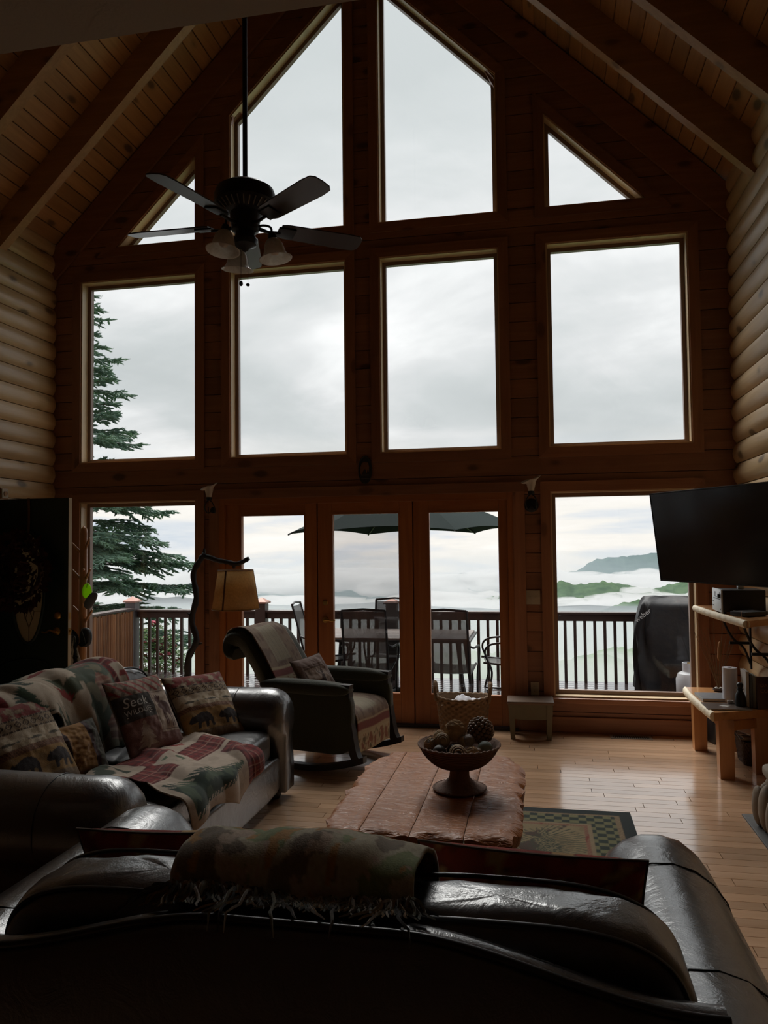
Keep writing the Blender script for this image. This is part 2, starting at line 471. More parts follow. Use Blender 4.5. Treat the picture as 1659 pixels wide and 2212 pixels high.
def window(poly):
    global wn
    wn += 1
    wobj = thing('window_%d' % wn, None, None, kind='structure')
    # the lining: light jamb boards lining the opening, each edge one board
    n = len(poly); inn = inset_poly(poly, .012)
    for k in range(n):
        a, b, c, d = poly[k], poly[(k + 1) % n], inn[(k + 1) % n], inn[k]
        MB().hexa([(a[0], -.004, a[1]), (b[0], -.004, b[1]), (c[0], -.004, c[1]), (d[0], -.004, d[1]),
                   (a[0], .11, a[1]), (b[0], .11, b[1]), (c[0], .11, c[1]), (d[0], .11, d[1])]).build('jamb', MATS['jamb_light'], wobj)
    # brown sash close to the glass
    m = MB(); sash_in = poly_frame(m, inn, .034, .10, .15); m.build('sash', MATS['sash_brown'], wobj)
    pane_p = inset_poly(inn, .028)
    MB().prism(pane_p, .118, .124, 'y').build('pane', MATS['pane_glass'], wobj)
    # casing boards on the wall face
    outp = inset_poly(poly, -.088)
    for k in range(n):
        a, b, c, d = outp[k], outp[(k + 1) % n], poly[(k + 1) % n], poly[k]
        vert = abs(a[0] - b[0]) < .001
        MB().hexa([(a[0], -.02, a[1]), (b[0], -.02, b[1]), (c[0], -.02, c[1]), (d[0], -.02, d[1]),
                   (a[0], 0, a[1]), (b[0], 0, b[1]), (c[0], 0, c[1]), (d[0], 0, d[1])]).build('casing', MATS['pine_trim_v' if vert else 'pine_trim'], wobj)
    return wobj
for x0, x1, z0, z1 in OPEN[:6]: window([(x0, z0), (x1, z0), (x1, z1), (x0, z1)])
for x0, x1 in RAKE:
    mid = (x0 + x1) / 2
    ha, hb = SLOPE - abs(x0 - RIDGE), SLOPE - abs(x1 - RIDGE)
    P = [(x0, B1), (x1, B1)]
    if hb > B1 + .02: P.append((x1, hb))
    if ha > B1 + .02: P.append((x0, ha))
    window(P)
# stool (sill board) below the right-hand lower window
MB().bbox(.02, 1.44, -.055, .03, .255, .30, .008).build('trim_1', MATS['pine_trim'], kind='structure')
MB().bbox(-4.58, -3.14, -.055, .03, .255, .30, .008).build('trim_2', MATS['pine_trim'], kind='structure')
# raking board under the ceiling on the far wall, both slopes
for i, s in ((3, -1), (4, 1)):
    m = MB()
    xa, xb = RIDGE, (RX if s > 0 else LX)
    for ha, hb, y in ((CEIL - .36, CEIL - .02, -.032),):
        m.hexa([(xa, y, ha), (xb, y, ha - abs(xb - RIDGE)), (xb, 0, ha - abs(xb - RIDGE)), (xa, 0, ha),
                (xa, y, hb), (xb, y, hb - abs(xb - RIDGE)), (xb, 0, hb - abs(xb - RIDGE)), (xa, 0, hb)])
    m.build('trim_%d' % i, MATS['pine_wall'], kind='structure')
# baseboard of the far wall
MB().bbox(-.12, 1.60, -.022, 0, 0, .135, .006).build('baseboard_far_right', MATS['pine_wall'], kind='structure')
MB().bbox(-4.74, -3.08, -.022, 0, 0, .135, .006).build('baseboard_far_left', MATS['pine_wall'], kind='structure')

# ---- French door unit: three glazed leaves in one frame
door_1 = thing('door_1', None, None, kind='structure')
for a in ((-3.0, -2.945), (-.26, -.205)): MB().bbox(a[0], a[1], -.012, .15, 0, 2.11, .003).build('door_jamb', MATS['door_pine'], door_1)
MB().bbox(-2.945, -.26, -.012, .15, 2.046, 2.11, .003).build('head_jamb', MATS['door_pine_h'], door_1)
MB().bbox(-3.02, -.19, -.03, .2, -.01, .022, .004).build('threshold', mat_plain('threshold_dark', (.05, .04, .035), .5), door_1)
for s, (a, b) in (('l', (-3.10, -2.995)), ('r', (-.21, -.105))): MB().bbox(a, b, -.022, 0, 0, 2.20, .005).build('door_casing', MATS['pine_trim_v'], door_1)
MB().bbox(-3.10, -.105, -.024, 0, 2.105, 2.20, .005).build('head_casing', MATS['pine_trim'], door_1)
for x in (-2.03, -1.12): MB().bbox(x - .02, x + .02, .066, .09, .022, 2.05, .003).build('astragal', MATS['door_pine'], door_1)
brass = mat_plain('brass', (.55, .34, .10), .28, 1.0)
for k, (a, b, ga, gb) in enumerate(((-2.945, -2.035, -2.79, -2.15), (-2.025, -1.125, -1.885, -1.245), (-1.115, -.26, -.975, -.335))):
    leaf = thing('door_panel', None, None); leaf.parent = door_1
    z0, z1, gz0, gz1 = .025, 2.05, .285, 1.945
    MB().bbox(a, ga, .02, .065, z0, z1, .004).build('stile', MATS['door_pine'], leaf)
    MB().bbox(gb, b, .02, .065, z0, z1, .004).build('stile', MATS['door_pine'], leaf)
    MB().bbox(ga, gb, .02, .065, gz1, z1, .004).build('top_rail', MATS['door_pine_h'], leaf)
    MB().bbox(ga, gb, .02, .065, z0, gz0, .004).build('bottom_rail', MATS['door_pine_h'], leaf)
    m = MB(); rect_frame(m, ga - .004, gb + .004, gz0 - .004, gz1 + .004, .012, .014, .07); m.build('glazing_bead', MATS['door_pine'], leaf)
    MB().box(ga, gb, .040, .046, gz0, gz1).build('glass', MATS['screened_glass' if k == 1 else 'pane_glass'], leaf)
    if k == 1:
        hx = -1.955
        MB().lathe([(.0, 0), (.031, 0), (.031, .004), (.026, .011), (.012, .013), (.012, .045), (0, .046)], (hx, .02, .955), 16, (0, -1, 0)).build('rose', brass, leaf, smooth=40)
        MB().tube(bez([(hx, -.02, .955), (hx + .03, -.026, .958), (hx + .07, -.024, .950), (hx + .105, -.022, .957)], 5), [.0095] * 6 + [.008] * 9 + [.006], 8).build('lever', brass, leaf, smooth=60)
        MB().lathe([(.0, 0), (.027, 0), (.027, .006), (.02, .014), (0, .015)], (hx, .02, 1.115), 16, (0, -1, 0)).build('deadbolt', brass, leaf, smooth=40)

# ---- side walls of half-round logs
LH = .1785
def log_mesh(y0, y1, z0, x, s, h=LH):
    """half-round log: bulges by 4.5 cm into the room (s = direction into the room)"""
    m = MB(); n = 9; prof = []
    for i in range(n + 1):
        t = i / n; a = math.pi * t
        bul = .012 + .032 * (max(0, math.sin(a)) ** .8)
        prof.append((x + s * bul, z0 + .0035 + (h - .007) * t))
    yy = [y0 + .02, y0, y1]
    i0 = 0
    for y in (y0, y1):
        for p in prof: m.v.append((p[0], y, p[1]))
        m.v.append((x - s * .05, y, z0 + h)); m.v.append((x - s * .05, y, z0))
    k = n + 3
    for i in range(k):
        j = (i + 1) % k; q = (i, j, k + j, k + i); m.f.append(q if s < 0 else tuple(reversed(q)))
    m.f.append(tuple(range(k)) if s > 0 else tuple(reversed(range(k)))); m.f.append(tuple(range(k, 2 * k)) if s < 0 else tuple(reversed(range(k, 2 * k))))
    return m
DOORY = (-2.08, -1.13)
for nm, x, s in (('wall_right', RX, -1), ('wall_left', LX, 1)):
    wl = thing(nm, None, None, kind='structure')
    top = zceil(x) + .12; z = -.02; k = 0
    r2 = random.Random(3 if s > 0 else 5)
    while z < top:
        segs = [(BACK, 0.0)]
        if s > 0 and z + LH < 2.16: segs = [(BACK, DOORY[0] - .02), (DOORY[1] + .02, 0.0)]
        for a, b in segs:
            if b - a > 6:      # butt joint somewhere along the course
                c = r2.uniform(-5.5, -2.6)
                parts = [(a, c - .001), (c + .001, b)]
            else: parts = [(a, b)]
            for a2, b2 in parts: log_mesh(a2, b2, z, x, s).build('log', MATS['log_y'], wl, smooth=50)
        z += LH
    m = MB()
    if s > 0:
        m.box(x - .12, x - .05, BACK, DOORY[0] - .03, -.02, top); m.box(x - .12, x - .05, DOORY[1] + .03, .17, -.02, top); m.box(x - .12, x - .05, DOORY[0] - .03, DOORY[1] + .03, 2.16, top)
    else: m.box(x + .05, x + .12, BACK, .17, -.02, top)
    m.build('sheathing', MATS['dark_gap'], wl)
# entry doorway lining in the left wall
m = MB(); m.box(LX - .12, LX + .075, DOORY[0] - .03, DOORY[0], 0, 2.16); m.box(LX - .12, LX + .075, DOORY[1], DOORY[1] + .03, 0, 2.16); m.box(LX - .12, LX + .075, DOORY[0], DOORY[1], 2.11, 2.16)
m.build('trim_5', MATS['pine_trim_v'], kind='structure')
# unseen closed box added behind the doorway to block daylight from the door
m = MB(); x0 = LX - 1.9
m.box(x0, LX - .125, -3.1, -3.0, -.1, 2.5); m.box(x0, LX - .125, -.2, -.1, -.1, 2.5); m.box(x0 - .1, x0, -3.1, -.1, -.1, 2.5); m.box(x0, LX - .125, -3.0, -.2, 2.4, 2.5)
m.build('wall_light_block', MATS['pine_wall'], kind='structure'); MB().box(x0, LX - .1, -3.0, -.2, -.1, 0).build('floor_light_block', MATS['floor_maple'], kind='structure')

# ---- ceiling: tongue-and-groove boards running to the window wall, rafters across them
ceiling = thing('ceiling', None, None, kind='structure')
BW = .142
for s in (-1, 1):
    L = (RX - RIDGE if s > 0 else RIDGE - LX) + .10
    n = int(L * math.sqrt(2) / BW) + 1
    dirv = Vector((s / math.sqrt(2), 0, -1 / math.sqrt(2))); nor = Vector((s / math.sqrt(2), 0, 1 / math.sqrt(2)))
    for i in range(n):
        p0 = Vector((RIDGE, 0, CEIL)) + dirv * (i * BW + .0028); p1 = Vector((RIDGE, 0, CEIL)) + dirv * ((i + 1) * BW - .0028)
        c = .005
        pr = [p0 + nor * .02, p0 + nor * c, p0 + dirv * c, p1 - dirv * c, p1 + nor * c, p1 + nor * .02]
        MB().prism([(q.x, q.z) for q in pr], BACK, 0.0, 'y').build('board', MATS['ceiling_pine'], ceiling)
    a = Vector((RIDGE, 0, CEIL)) + nor * .02; b = Vector((RIDGE, 0, CEIL)) + nor * .02 + dirv * (n * BW); 
    a2, b2 = a + nor * .12, b + nor * .12
    MB().prism([(a.x, a.z), (b.x, b.z), (b2.x, b2.z), (a2.x, a2.z)], BACK, .45, 'y').build('roof_deck', MATS['dark_gap'], ceiling)
RAF = 7.624
for k in range(12):
    yr = -.80 - .845 * k
    if yr < BACK: break
    for s in (-1, 1):
        xe = RX if s > 0 else LX
        m = MB(); w2 = .047
        lo0, lo1 = (RIDGE, RAF), (xe, RAF - abs(xe - RIDGE)); hi0, hi1 = (RIDGE, CEIL - .001), (xe, CEIL - .001 - abs(xe - RIDGE))
        m.prism([lo0, lo1, hi1, hi0], yr - w2, yr + w2, 'y')
        m.build('rafter', MATS['rafter_pine'], ceiling)
# ridge beam
MB().bbox(RIDGE - .07, RIDGE + .07, BACK, -.01, RAF - .16, CEIL - .09, .01).build('ridge_beam', MATS['rafter_pine'], ceiling)

# ---- back of the room and the loft over the camera
MB().box(LX - .12, RX + .12, BACK - .1, BACK, -.1, CEIL).build('wall_back', MATS['pine_wall'], kind='structure')
loft = MB().box(LX + .05, RX - .05, BACK, -5.72, 2.60, 2.62); loft.box(LX + .05, RX - .05, -5.74, -5.72, 2.62, 2.95); loft.box(LX + .05, RX - .05, BACK, -5.74, 2.93, 2.95)
loft.build('ceiling_loft', MATS['drywall'], kind='structure')

# ---- floor: maple strips parallel to the window wall
floor = MB().box(LX - .1, RX + .1, BACK, .05, -.16, -.012).build('floor', MATS['dark_gap'], kind='structure')
FW = .0826; r2 = random.Random(21); boards = []; y = -.001; row = 0
while y > BACK + FW:
    x = LX + .02 - r2.uniform(0, 1.2)
    while x < RX:
        L = r2.uniform(.45, 1.75); a, b = max(x, LX), min(x + L, RX)
        if b - a > .03: boards.append((a, b, y - FW, y))
        x += L
    y -= FW
def bvis(b):
    # area of the board that can be seen between the furniture: right-hand floor and the strip by the door
    cx, cy = (b[0] + b[1]) / 2, (b[2] + b[3]) / 2
    s = 0
    if cx > -2.3 and -4.3 < cy < 0: s = (b[1] - b[0]) / (cy + 7.0) ** 2
    if cx > .35 and cy > -5.2: s = 1.6 * (b[1] - b[0]) / (cy + 7.0) ** 2
    return s
boards.sort(key=lambda b: -bvis(b))
def board_geo(m, b, e=.0007):
    x0, x1, y0, y1 = b; c = .0012
    m.hexa([(x0 + e, y0 + e, -.012), (x1 - e, y0 + e, -.012), (x1 - e, y1 - e, -.012), (x0 + e, y1 - e, -.012),
            (x0 + e + c, y0 + e + c, 0), (x1 - e - c, y0 + e + c, 0), (x1 - e - c, y1 - e - c, 0), (x0 + e + c, y1 - e - c, 0)])
for b in boards[:300]:
    m = MB(); board_geo(m, b); m.build('board', MATS['floor_maple'], floor)
m = MB()
for b in boards[300:]: board_geo(m, b)
m.build('boards_beyond', MATS['floor_maple'], floor, kind='stuff')
# ================================================================ OUTSIDE
# ---- mountains
def fbm(x, y, s, o=4, seed=0.0):
    return noise.fractal(Vector((x / s, y / s, seed)), 1.0, 2.0, o)
def mat_forest(name, a, b, scale):
    m = bpy.data.materials.new(name); m.use_nodes = True; t = NT(m.node_tree); p = t.n['Principled BSDF']
    tcn = t.add('ShaderNodeTexCoord'); nz = t.noise(tcn.outputs['Object'], scale, 6, .65)
    t.link(t.ramp(nz, [(.35, b), (.65, a)]), p.inputs['Base Color']); p.inputs['Roughness'].default_value = .9; p.inputs['Specular IOR Level'].default_value = .1
    MATS[name] = m; return m
mat_forest('forest_far', (.060, .105, .095), (.035, .070, .070), .012)
mat_forest('forest_mid', (.075, .125, .062), (.038, .075, .040), .03)
mat_forest('forest_near', (.13, .20, .075), (.07, .115, .05), .12)
RIDGES = {
 'far': (7000, [(-4855, -420), (-3842, -370), (-2878, -360), (-2414, -285), (-2231, -295), (-1961, -375), (-1606, -297), (-1301, -311), (-1087, -380), (-917, -328), (-768, -270), (-664, -258), (-498, -304), (-335, -362), (71, -314), (331, -241), (509, -145), (704, -127), (1011, -101), (1313, -80), (1754, -100)]),
 'mid': (2600, [(-1802, -258), (-1427, -238), (-1069, -224), (-829, -210), (-729, -194), (-630, -181), (-484, -193), (-326, -205), (-217, -195), (-125, -169), (-19, -153), (48, -134), (78, -120), (115, -135), (217, -126), (302, -140), (359, -146), (471, -119), (650, -102)]),
 'low': (1100, [(-762, -141), (-527, -131), (-309, -125), (-172, -120), (-54, -109), (16, -102), (79, -92), (109, -82), (133, -78), (205, -73), (274, -70)]),
 'near': (320, [(-222, -49), (-153, -45), (-90, -47), (-50, -44), (-31, -43), (-12, -44), (6, -45), (24, -41), (42, -39), (59, -38), (79, -37)])}
def ridge(key, mat, nm, label, rough, depth, drop, nx=520, ny=26):
    D, P = RIDGES[key]
    def top(x):
        if x <= P[0][0]: return P[0][1]
        for (xa, za), (xb, zb) in zip(P, P[1:]):
            if x <= xb: return lerp(za, zb, sstep(xa, xb, x) * .5 + .5 * (x - xa) / (xb - xa))
        return P[-1][1]
    xa, xb = P[0][0] * 1.35 - 20, P[-1][0] * 1.6 + 60
    def f(u, v):
        x = lerp(xa, xb, u); t = v * 2 - 1                      # t<0 nearer flank
        y = D - 7 + t * depth
        z = top(x) - drop * (abs(t) ** 1.25) + rough * fbm(x, y, depth * .35, 5, len(key)) * (0.25 + abs(t))
        z += rough * .34 * fbm(x, y, depth * .03, 3, 4.4)
        return (x, y, z)
    MB().grid(f, nx, ny).build(nm, mat, smooth=180, label=label, cat='mountain', kind='structure')
ridge('far', MATS['forest_far'], 'far_ridge', 'distant blue mountain ridge above the mist', 36, 1500, 520)
ridge('mid', MATS['forest_mid'], 'middle_ridge', 'green forested ridge in the middle distance', 15, 480, 210)
ridge('low', MATS['forest_mid'], 'lower_ridge', 'lower misty wooded ridge behind the deck railing', 9, 240, 110)
ridge('near', MATS['forest_near'], 'near_slope', 'light green wooded slope below the deck', 5, 150, 60)
# the hillside under the house
def hs(u, v):
    x = lerp(-60, 60, u); y = lerp(.3, 190, v ** 1.7)
    return (x, y, -1.6 - .32 * y + .0004 * y * y + .8 * fbm(x, y, 14, 4) * min(1, y / 12))
MB().grid(hs, 60, 60).build('hillside', MATS['forest_near'], smooth=180, kind='structure')

# ---- mist: closed, lumpy banks of thin fog lying in the valleys, and a faint valley haze
def mat_fog(name, dens, col=(1, 1, 1), absorb=.30):
    m = bpy.data.materials.new(name); m.use_nodes = True; t = NT(m.node_tree); t.n.clear()
    o = t.add('ShaderNodeOutputMaterial'); v = t.add('ShaderNodeVolumeScatter')
    v.inputs['Color'].default_value = (*col, 1); v.inputs['Density'].default_value = dens; v.inputs['Anisotropy'].default_value = .0
    ab = t.add('ShaderNodeVolumeAbsorption'); ab.inputs['Color'].default_value = (0, 0, 0, 1); ab.inputs['Density'].default_value = dens * absorb; ad = t.add('ShaderNodeAddShader')
    t.link(v.outputs[0], ad.inputs[0]); t.link(ab.outputs[0], ad.inputs[1]); t.link(ad.outputs[0], o.inputs['Volume']); m.cycles.homogeneous_volume = True
    MATS[name] = m; return m
mat_fog('valley_haze', 1 / 10000, (.82, .92, 1.0))
def hz(u, v):
    x, y = lerp(-7000, 5000, u), lerp(900, 9000, v); return (x, y, -85 + 55 * fbm(x, y, 1700, 4, 7.7))
hm = MB().grid(hz, 50, 50); n_ = 51
hm.v += [(x, y, -900) for x, y, z in hm.v[:n_ * n_]]
hm.f += [tuple(n_ * n_ + i for i in reversed(q)) for q in hm.f[:2500]]
for i in range(50):
    for a, b in ((i, i + 1), ((i + 1) + 50 * n_, i + 50 * n_)): hm.f.append((b, a, a + n_ * n_, b + n_ * n_))
    for a, b in ((i * n_ + n_, i * n_), (i * n_ + 50, i * n_ + n_ + 50)): hm.f.append((b, a, a + n_ * n_, b + n_ * n_))
hm.build('valley_haze', MATS['valley_haze'], smooth=180, label='pale haze filling the valleys', cat='haze', kind='stuff')
frng = random.Random(11)
def mist_bank(nm, label, blobs, dens):
    m = MB()
    for (x, y, z, rx, ry, rz) in blobs:
        s = frng.uniform(0, 50)
        m.ball((x, y, z), 1, 28, 16, (rx, ry, rz), lambda d: 1 + .36 * noise.fractal(d * 1.7 + Vector((s, s * .7, 0)), 1.0, 2.0, 3))
    mt = mat_fog(nm + '_fog', dens)
    m.build(nm, mt, smooth=180, label=label, cat='mist', kind='stuff')
def row(x0, x1, n, y, z, rx, ry, rz, j=.35):
    return [(lerp(x0, x1, (i + .5) / n) + frng.uniform(-j, j) * rx, y + frng.uniform(-j, j) * ry, z + frng.uniform(-j, j) * rz, rx * frng.uniform(.7, 1.3), ry, rz * frng.uniform(.7, 1.3)) for i in range(n)]
mist_bank('far_mist', 'white mist bank lying before the distant blue ridge', row(-4200, 2000, 15, 4700, -240, 420, 420, 62) + row(-4000, -900, 8, 5000, -212, 330, 300, 42, .6) + row(-300, 1500, 6, 4800, -205, 150, 120, 45, .8), 1 / 120)
mist_bank('middle_mist', 'white mist bank between the green ridges', row(-1500, 700, 13, 1900, -158, 170, 180, 26) + row(-200, 500, 7, 2000, -132, 42, 60, 16, .9), 1 / 60)
mist_bank('lower_mist', 'thin white mist drifting up the lower valley', row(-600, 260, 9, 800, -106, 95, 80, 24) + row(-100, 200, 7, 850, -88, 20, 30, 12, .9), 1 / 60)
mist_bank('near_mist', 'thin mist rising over the slope below the deck', row(-170, 80, 7, 240, -41, 34, 30, 10), 1 / 45)

mat_fog('slope_haze', 1 / 520, (.86, .95, 1.0), .25)
def sh_(u, v):
    x, y = lerp(-420, 300, u), lerp(45, 780, v); return (x, y, -.068 * y - 6 + .018 * y * fbm(x, y, 130, 3, 3.3))
hm = MB().grid(sh_, 40, 40); n_ = 41
hm.v += [(x, y, -300) for x, y, z in hm.v[:n_ * n_]]
hm.f += [tuple(n_ * n_ + i for i in reversed(q)) for q in hm.f[:1600]]
for i in range(40):
    for a, b in ((i, i + 1), ((i + 1) + 40 * n_, i + 40 * n_)): hm.f.append((b, a, a + n_ * n_, b + n_ * n_))
    for a, b in ((i * n_ + n_, i * n_), (i * n_ + 40, i * n_ + n_ + 40)): hm.f.append((b, a, a + n_ * n_, b + n_ * n_))
hm.build('slope_haze', MATS['slope_haze'], smooth=180, label='blue-white haze over the slope below the deck', cat='haze', kind='stuff')
# ---- deck
mat_wood('deck_wood', (.105, .080, .080), (.06, .046, .048), 'x', .12, .1, spec=.5, bump=.04, vary=.3, coat=.9)
mat_plain('rail_brown', (.055, .030, .024), .5, bump=.1, bscale=60)
mat_plain('post_grey', (.10, .085, .09), .55, bump=.1, bscale=60)
mat_plain('copper_cap', (.34, .17, .13), .45, .3)
DZ = -.20
deck = thing('deck', None, None, kind='structure')
yb = .20; k = 0
while yb < 3.72:
    MB().bbox(-6.1, 4.2, yb, yb + .134, DZ - .035, DZ, .004).build('deck_board', MATS['deck_wood'], deck); yb += .141
m = MB(); m.box(-6.1, 4.2, 3.55, 3.60, DZ - .25, DZ - .036)
for x in (-5.9, -3.9, -2.0, .2, 2.4, 4.1): m.box(x - .07, x + .07, .25, 3.55, DZ - .25, DZ - .036)
m.build('joists', MATS['rail_brown'], deck)
RY, RZ = 3.62, .73
rail = thing('deck_railing', 'brown wooden deck railing with square balusters facing the valley', 'railing', (0, RY, DZ))
def rel(m, o): return m.xf(Matrix.Translation(-Vector(o.location)))
rel(MB().bbox(-5.84, 4.2, RY - .07, RY + .07, RZ - .028, RZ, .005), rail).build('cap_rail', MATS['rail_brown'], rail)
rel(MB().bbox(-5.84, 4.2, RY - .022, RY + .022, RZ - .12, RZ - .03, .004), rail).build('top_rail', MATS['rail_brown'], rail)
x = -5.78
bal = MB().bbox(-.019, .019, -.019, .019, 0, RZ - .11 - DZ, .003).mesh('baluster', MATS['rail_brown'])
posts = (-3.9, -2.0, .02 - .0, 2.2)
while x < 4.2:
    if all(abs(x - p) > .085 for p in (-3.9, -2.0)): obj('baluster', bal, rail, (x, 0, 0))
    x += .1275
def post(px, py, parent, mat, h=.83):
    MB().bbox(px - .075, px + .075, py - .075, py + .075, DZ, h, .006).xf(Matrix.Translation(-Vector(parent.location))).build('post', MATS[mat], parent)
    c = MB(); c.v = [(px + a, py + b, h) for a, b in ((-.10, -.10), (.10, -.10), (.10, .10), (-.10, .10))] + [(px + a, py + b, h + .022) for a, b in ((-.10, -.10), (.10, -.10), (.10, .10), (-.10, .10))] + [(px, py, h + .085)]
    c.f = [(3, 2, 1, 0), (0, 1, 5, 4), (1, 2, 6, 5), (2, 3, 7, 6), (3, 0, 4, 7), (4, 5, 8), (5, 6, 8), (6, 7, 8), (7, 4, 8)]
    c.xf(Matrix.Translation(-Vector(parent.location))).build('post_cap', MATS['copper_cap'], parent)
post(-3.9, RY - .01, rail, 'rail_brown'); post(-2.0, RY - .01, rail, 'rail_brown')
# side railing with its corner post and a bamboo screen
side = thing('side_railing', 'side railing with capped corner post beside the spruce', 'railing', (-5.9, 2.0, DZ))
post(-5.92, RY - .02, side, 'post_grey', .84)
rel(MB().bbox(-6.0, -5.83, .25, RY - .1, RZ - .0, RZ + .03, .005), side).build('cap_rail', MATS['rail_brown'], side)
mat_wood('bamboo', (.36, .17, .065), (.16, .065, .03), 'z', .5, 0, vary=.7, across=30.)
screen = thing('bamboo_screen', 'reddish bamboo pole screen tied along the side railing', 'screen', (-5.86, 1.9, DZ))
y = .55; brg = random.Random(4)
while y < RY - .14:
    r = brg.uniform(.017, .023); z1 = RZ - .02 - DZ + brg.uniform(-.02, .015)
    pts = [(0, y - 1.9, z1 * i / 6) for i in range(7)]
    rr = [r * (1.0 if i % 2 else 1.12) for i in range(7)]
    MB().tube(pts, rr, 7).build('bamboo_pole', MATS['bamboo'], screen, smooth=60)
    y += r * 2.05 + (.012 if brg.random() < .12 else 0)

# ---- spruce
mat_plain('spruce_bark', (.075, .05, .04), .9, bump=.4, bscale=30)
def mat_needle():
    m = bpy.data.materials.new('spruce_needles'); m.use_nodes = True; t = NT(m.node_tree); p = t.n['Principled BSDF']
    tcn = t.add('ShaderNodeTexCoord'); nz = t.noise(tcn.outputs['Object'], 3.0, 4)
    t.link(t.ramp(nz, [(.35, (.070, .125, .100)), (.52, (.115, .195, .140)), (.7, (.165, .265, .170))]), p.inputs['Base Color'])
    p.inputs['Roughness'].default_value = .6; p.inputs['Specular IOR Level'].default_value = .25
    MATS['spruce_needles'] = m; return m
mat_needle()
spr = thing('spruce_tree', 'tall blue-green spruce tree standing beyond the side railing', 'tree', (-8.95, 7.0, -4.5))
MB().tube([(0, 0, 0), (.02, 0, 4), (0, .02, 8), (0, 0, 11.6)], [.26, .2, .11, .015], 10).build('trunk', MATS['spruce_bark'], spr, smooth=60)
srg = random.Random(5); wood = MB(); need = MB()
def shoot(p, d, L, r):
    """one needle-clad shoot: a tapered core and splayed needles"""
    d = d.normalized(); s = d.orthogonal().normalized(); t = d.cross(s)
    q = p + d * L; i0 = len(need.v)
    n = 5
    for k, (f, rr) in enumerate(((0, r * .55), (.3, r), (.75, r * .9), (1.0, r * .18))):
        for j in range(n):
            a = 2 * math.pi * j / n + k * .6
            c = p + d * (L * f)
            need.v.append(tuple(c + (s * math.cos(a) + t * math.sin(a)) * rr * srg.uniform(.75, 1.2)))
    for k in range(3):
        for j in range(n): need.f.append((i0 + k * n + j, i0 + k * n + (j + 1) % n, i0 + (k + 1) * n + (j + 1) % n, i0 + (k + 1) * n + j))
    for k in range(int(10 + L * 50)):
        f = srg.random(); a = srg.uniform(0, 6.283); o = s * math.cos(a) + t * math.sin(a); c = p + d * (L * f)
        e = c + (o * .85 + d * .75) * (r * srg.uniform(1.5, 2.2)); w_ = d.cross(o) * .0045
        i = len(need.v); need.v += [tuple(c + w_), tuple(c - w_), tuple(e)]; need.f.append((i, i + 1, i + 2))
def bough(z, az, L, up):
    h = Vector((math.cos(az), math.sin(az), 0)); P = []
    for i in range(9):
        f = i / 8; P.append(Vector((0, 0, z)) + h * (L * f) + Vector((0, 0, up * L * f - .30 * L * f * f + .16 * L * f ** 3.2)))
    wood.tube(P, [max(.006, .022 * (1 - f / 8) * (L / 1.8) + .004) for f in range(9)], 5)
    nst = max(3, int(L / .115)); side = Vector((-h.y, h.x, 0))
    for k in range(nst):
        f = .16 + .84 * (k + srg.random() * .6) / nst; i = min(7, int(f * 8)); c = P[i].lerp(P[i + 1], f * 8 - i); dd = (P[i + 1] - P[i]).normalized()
        for sg in (-1, 1):
            tw = (.60 * (1 - f) + .16) * L * srg.uniform(.55, 1.0); tw = min(tw, .85)
            dirv = (dd * .75 + side * sg * srg.uniform(.65, 1.0) + Vector((0, 0, srg.uniform(-.42, .10)))).normalized()
            ns = max(1, int(tw / .13))
            q = c.copy(); 
            if ns > 1: wood.tube([c, c + dirv * tw], [.006, .003], 4, cap=False)
            for s_ in range(ns):
                q2 = c + dirv * (tw * (s_ + .6) / ns)
                shoot(q2 - dirv * .10, (dirv + Vector((0, 0, .12))), srg.uniform(.14, .20), srg.uniform(.018, .026))
                for sg2 in (-1, 1):
                    if srg.random() < .8:
                        d2 = (dirv * .7 + dirv.cross(Vector((0, 0, 1))) * sg2 * .75 + Vector((0, 0, srg.uniform(-.35, .2)))).normalized()
                        shoot(q2, d2, srg.uniform(.11, .19), srg.uniform(.016, .024))
    shoot(P[-1] - (P[-1] - P[-2]).normalized() * .08, P[-1] - P[-2], .26, .02)
zt = 11.6; z = 11.3
while z > 4.2:
    Lm = max(.18, (11.75 - z) * .335 + .12); Lm = min(Lm, 2.75)
    nb = 5 if z > 9.5 else 6
    a0 = srg.uniform(0, 6.28)
    for k in range(nb):
        az = a0 + k * 6.283 / nb + srg.uniform(-.3, .3)
        if math.sin(az) > .80 and math.cos(az) < .35: continue
        if math.cos(az) < -.75: continue
        bough(z + srg.uniform(-.12, .12), az, Lm * srg.uniform(.72, 1.08), srg.uniform(.10, .26) if z > 8 else srg.uniform(-.02, .14))
    z -= .32 if z > 9.5 else .40
wood.build('branches', MATS['spruce_bark'], spr, smooth=60)
need.build('foliage', MATS['spruce_needles'], spr, kind='stuff')

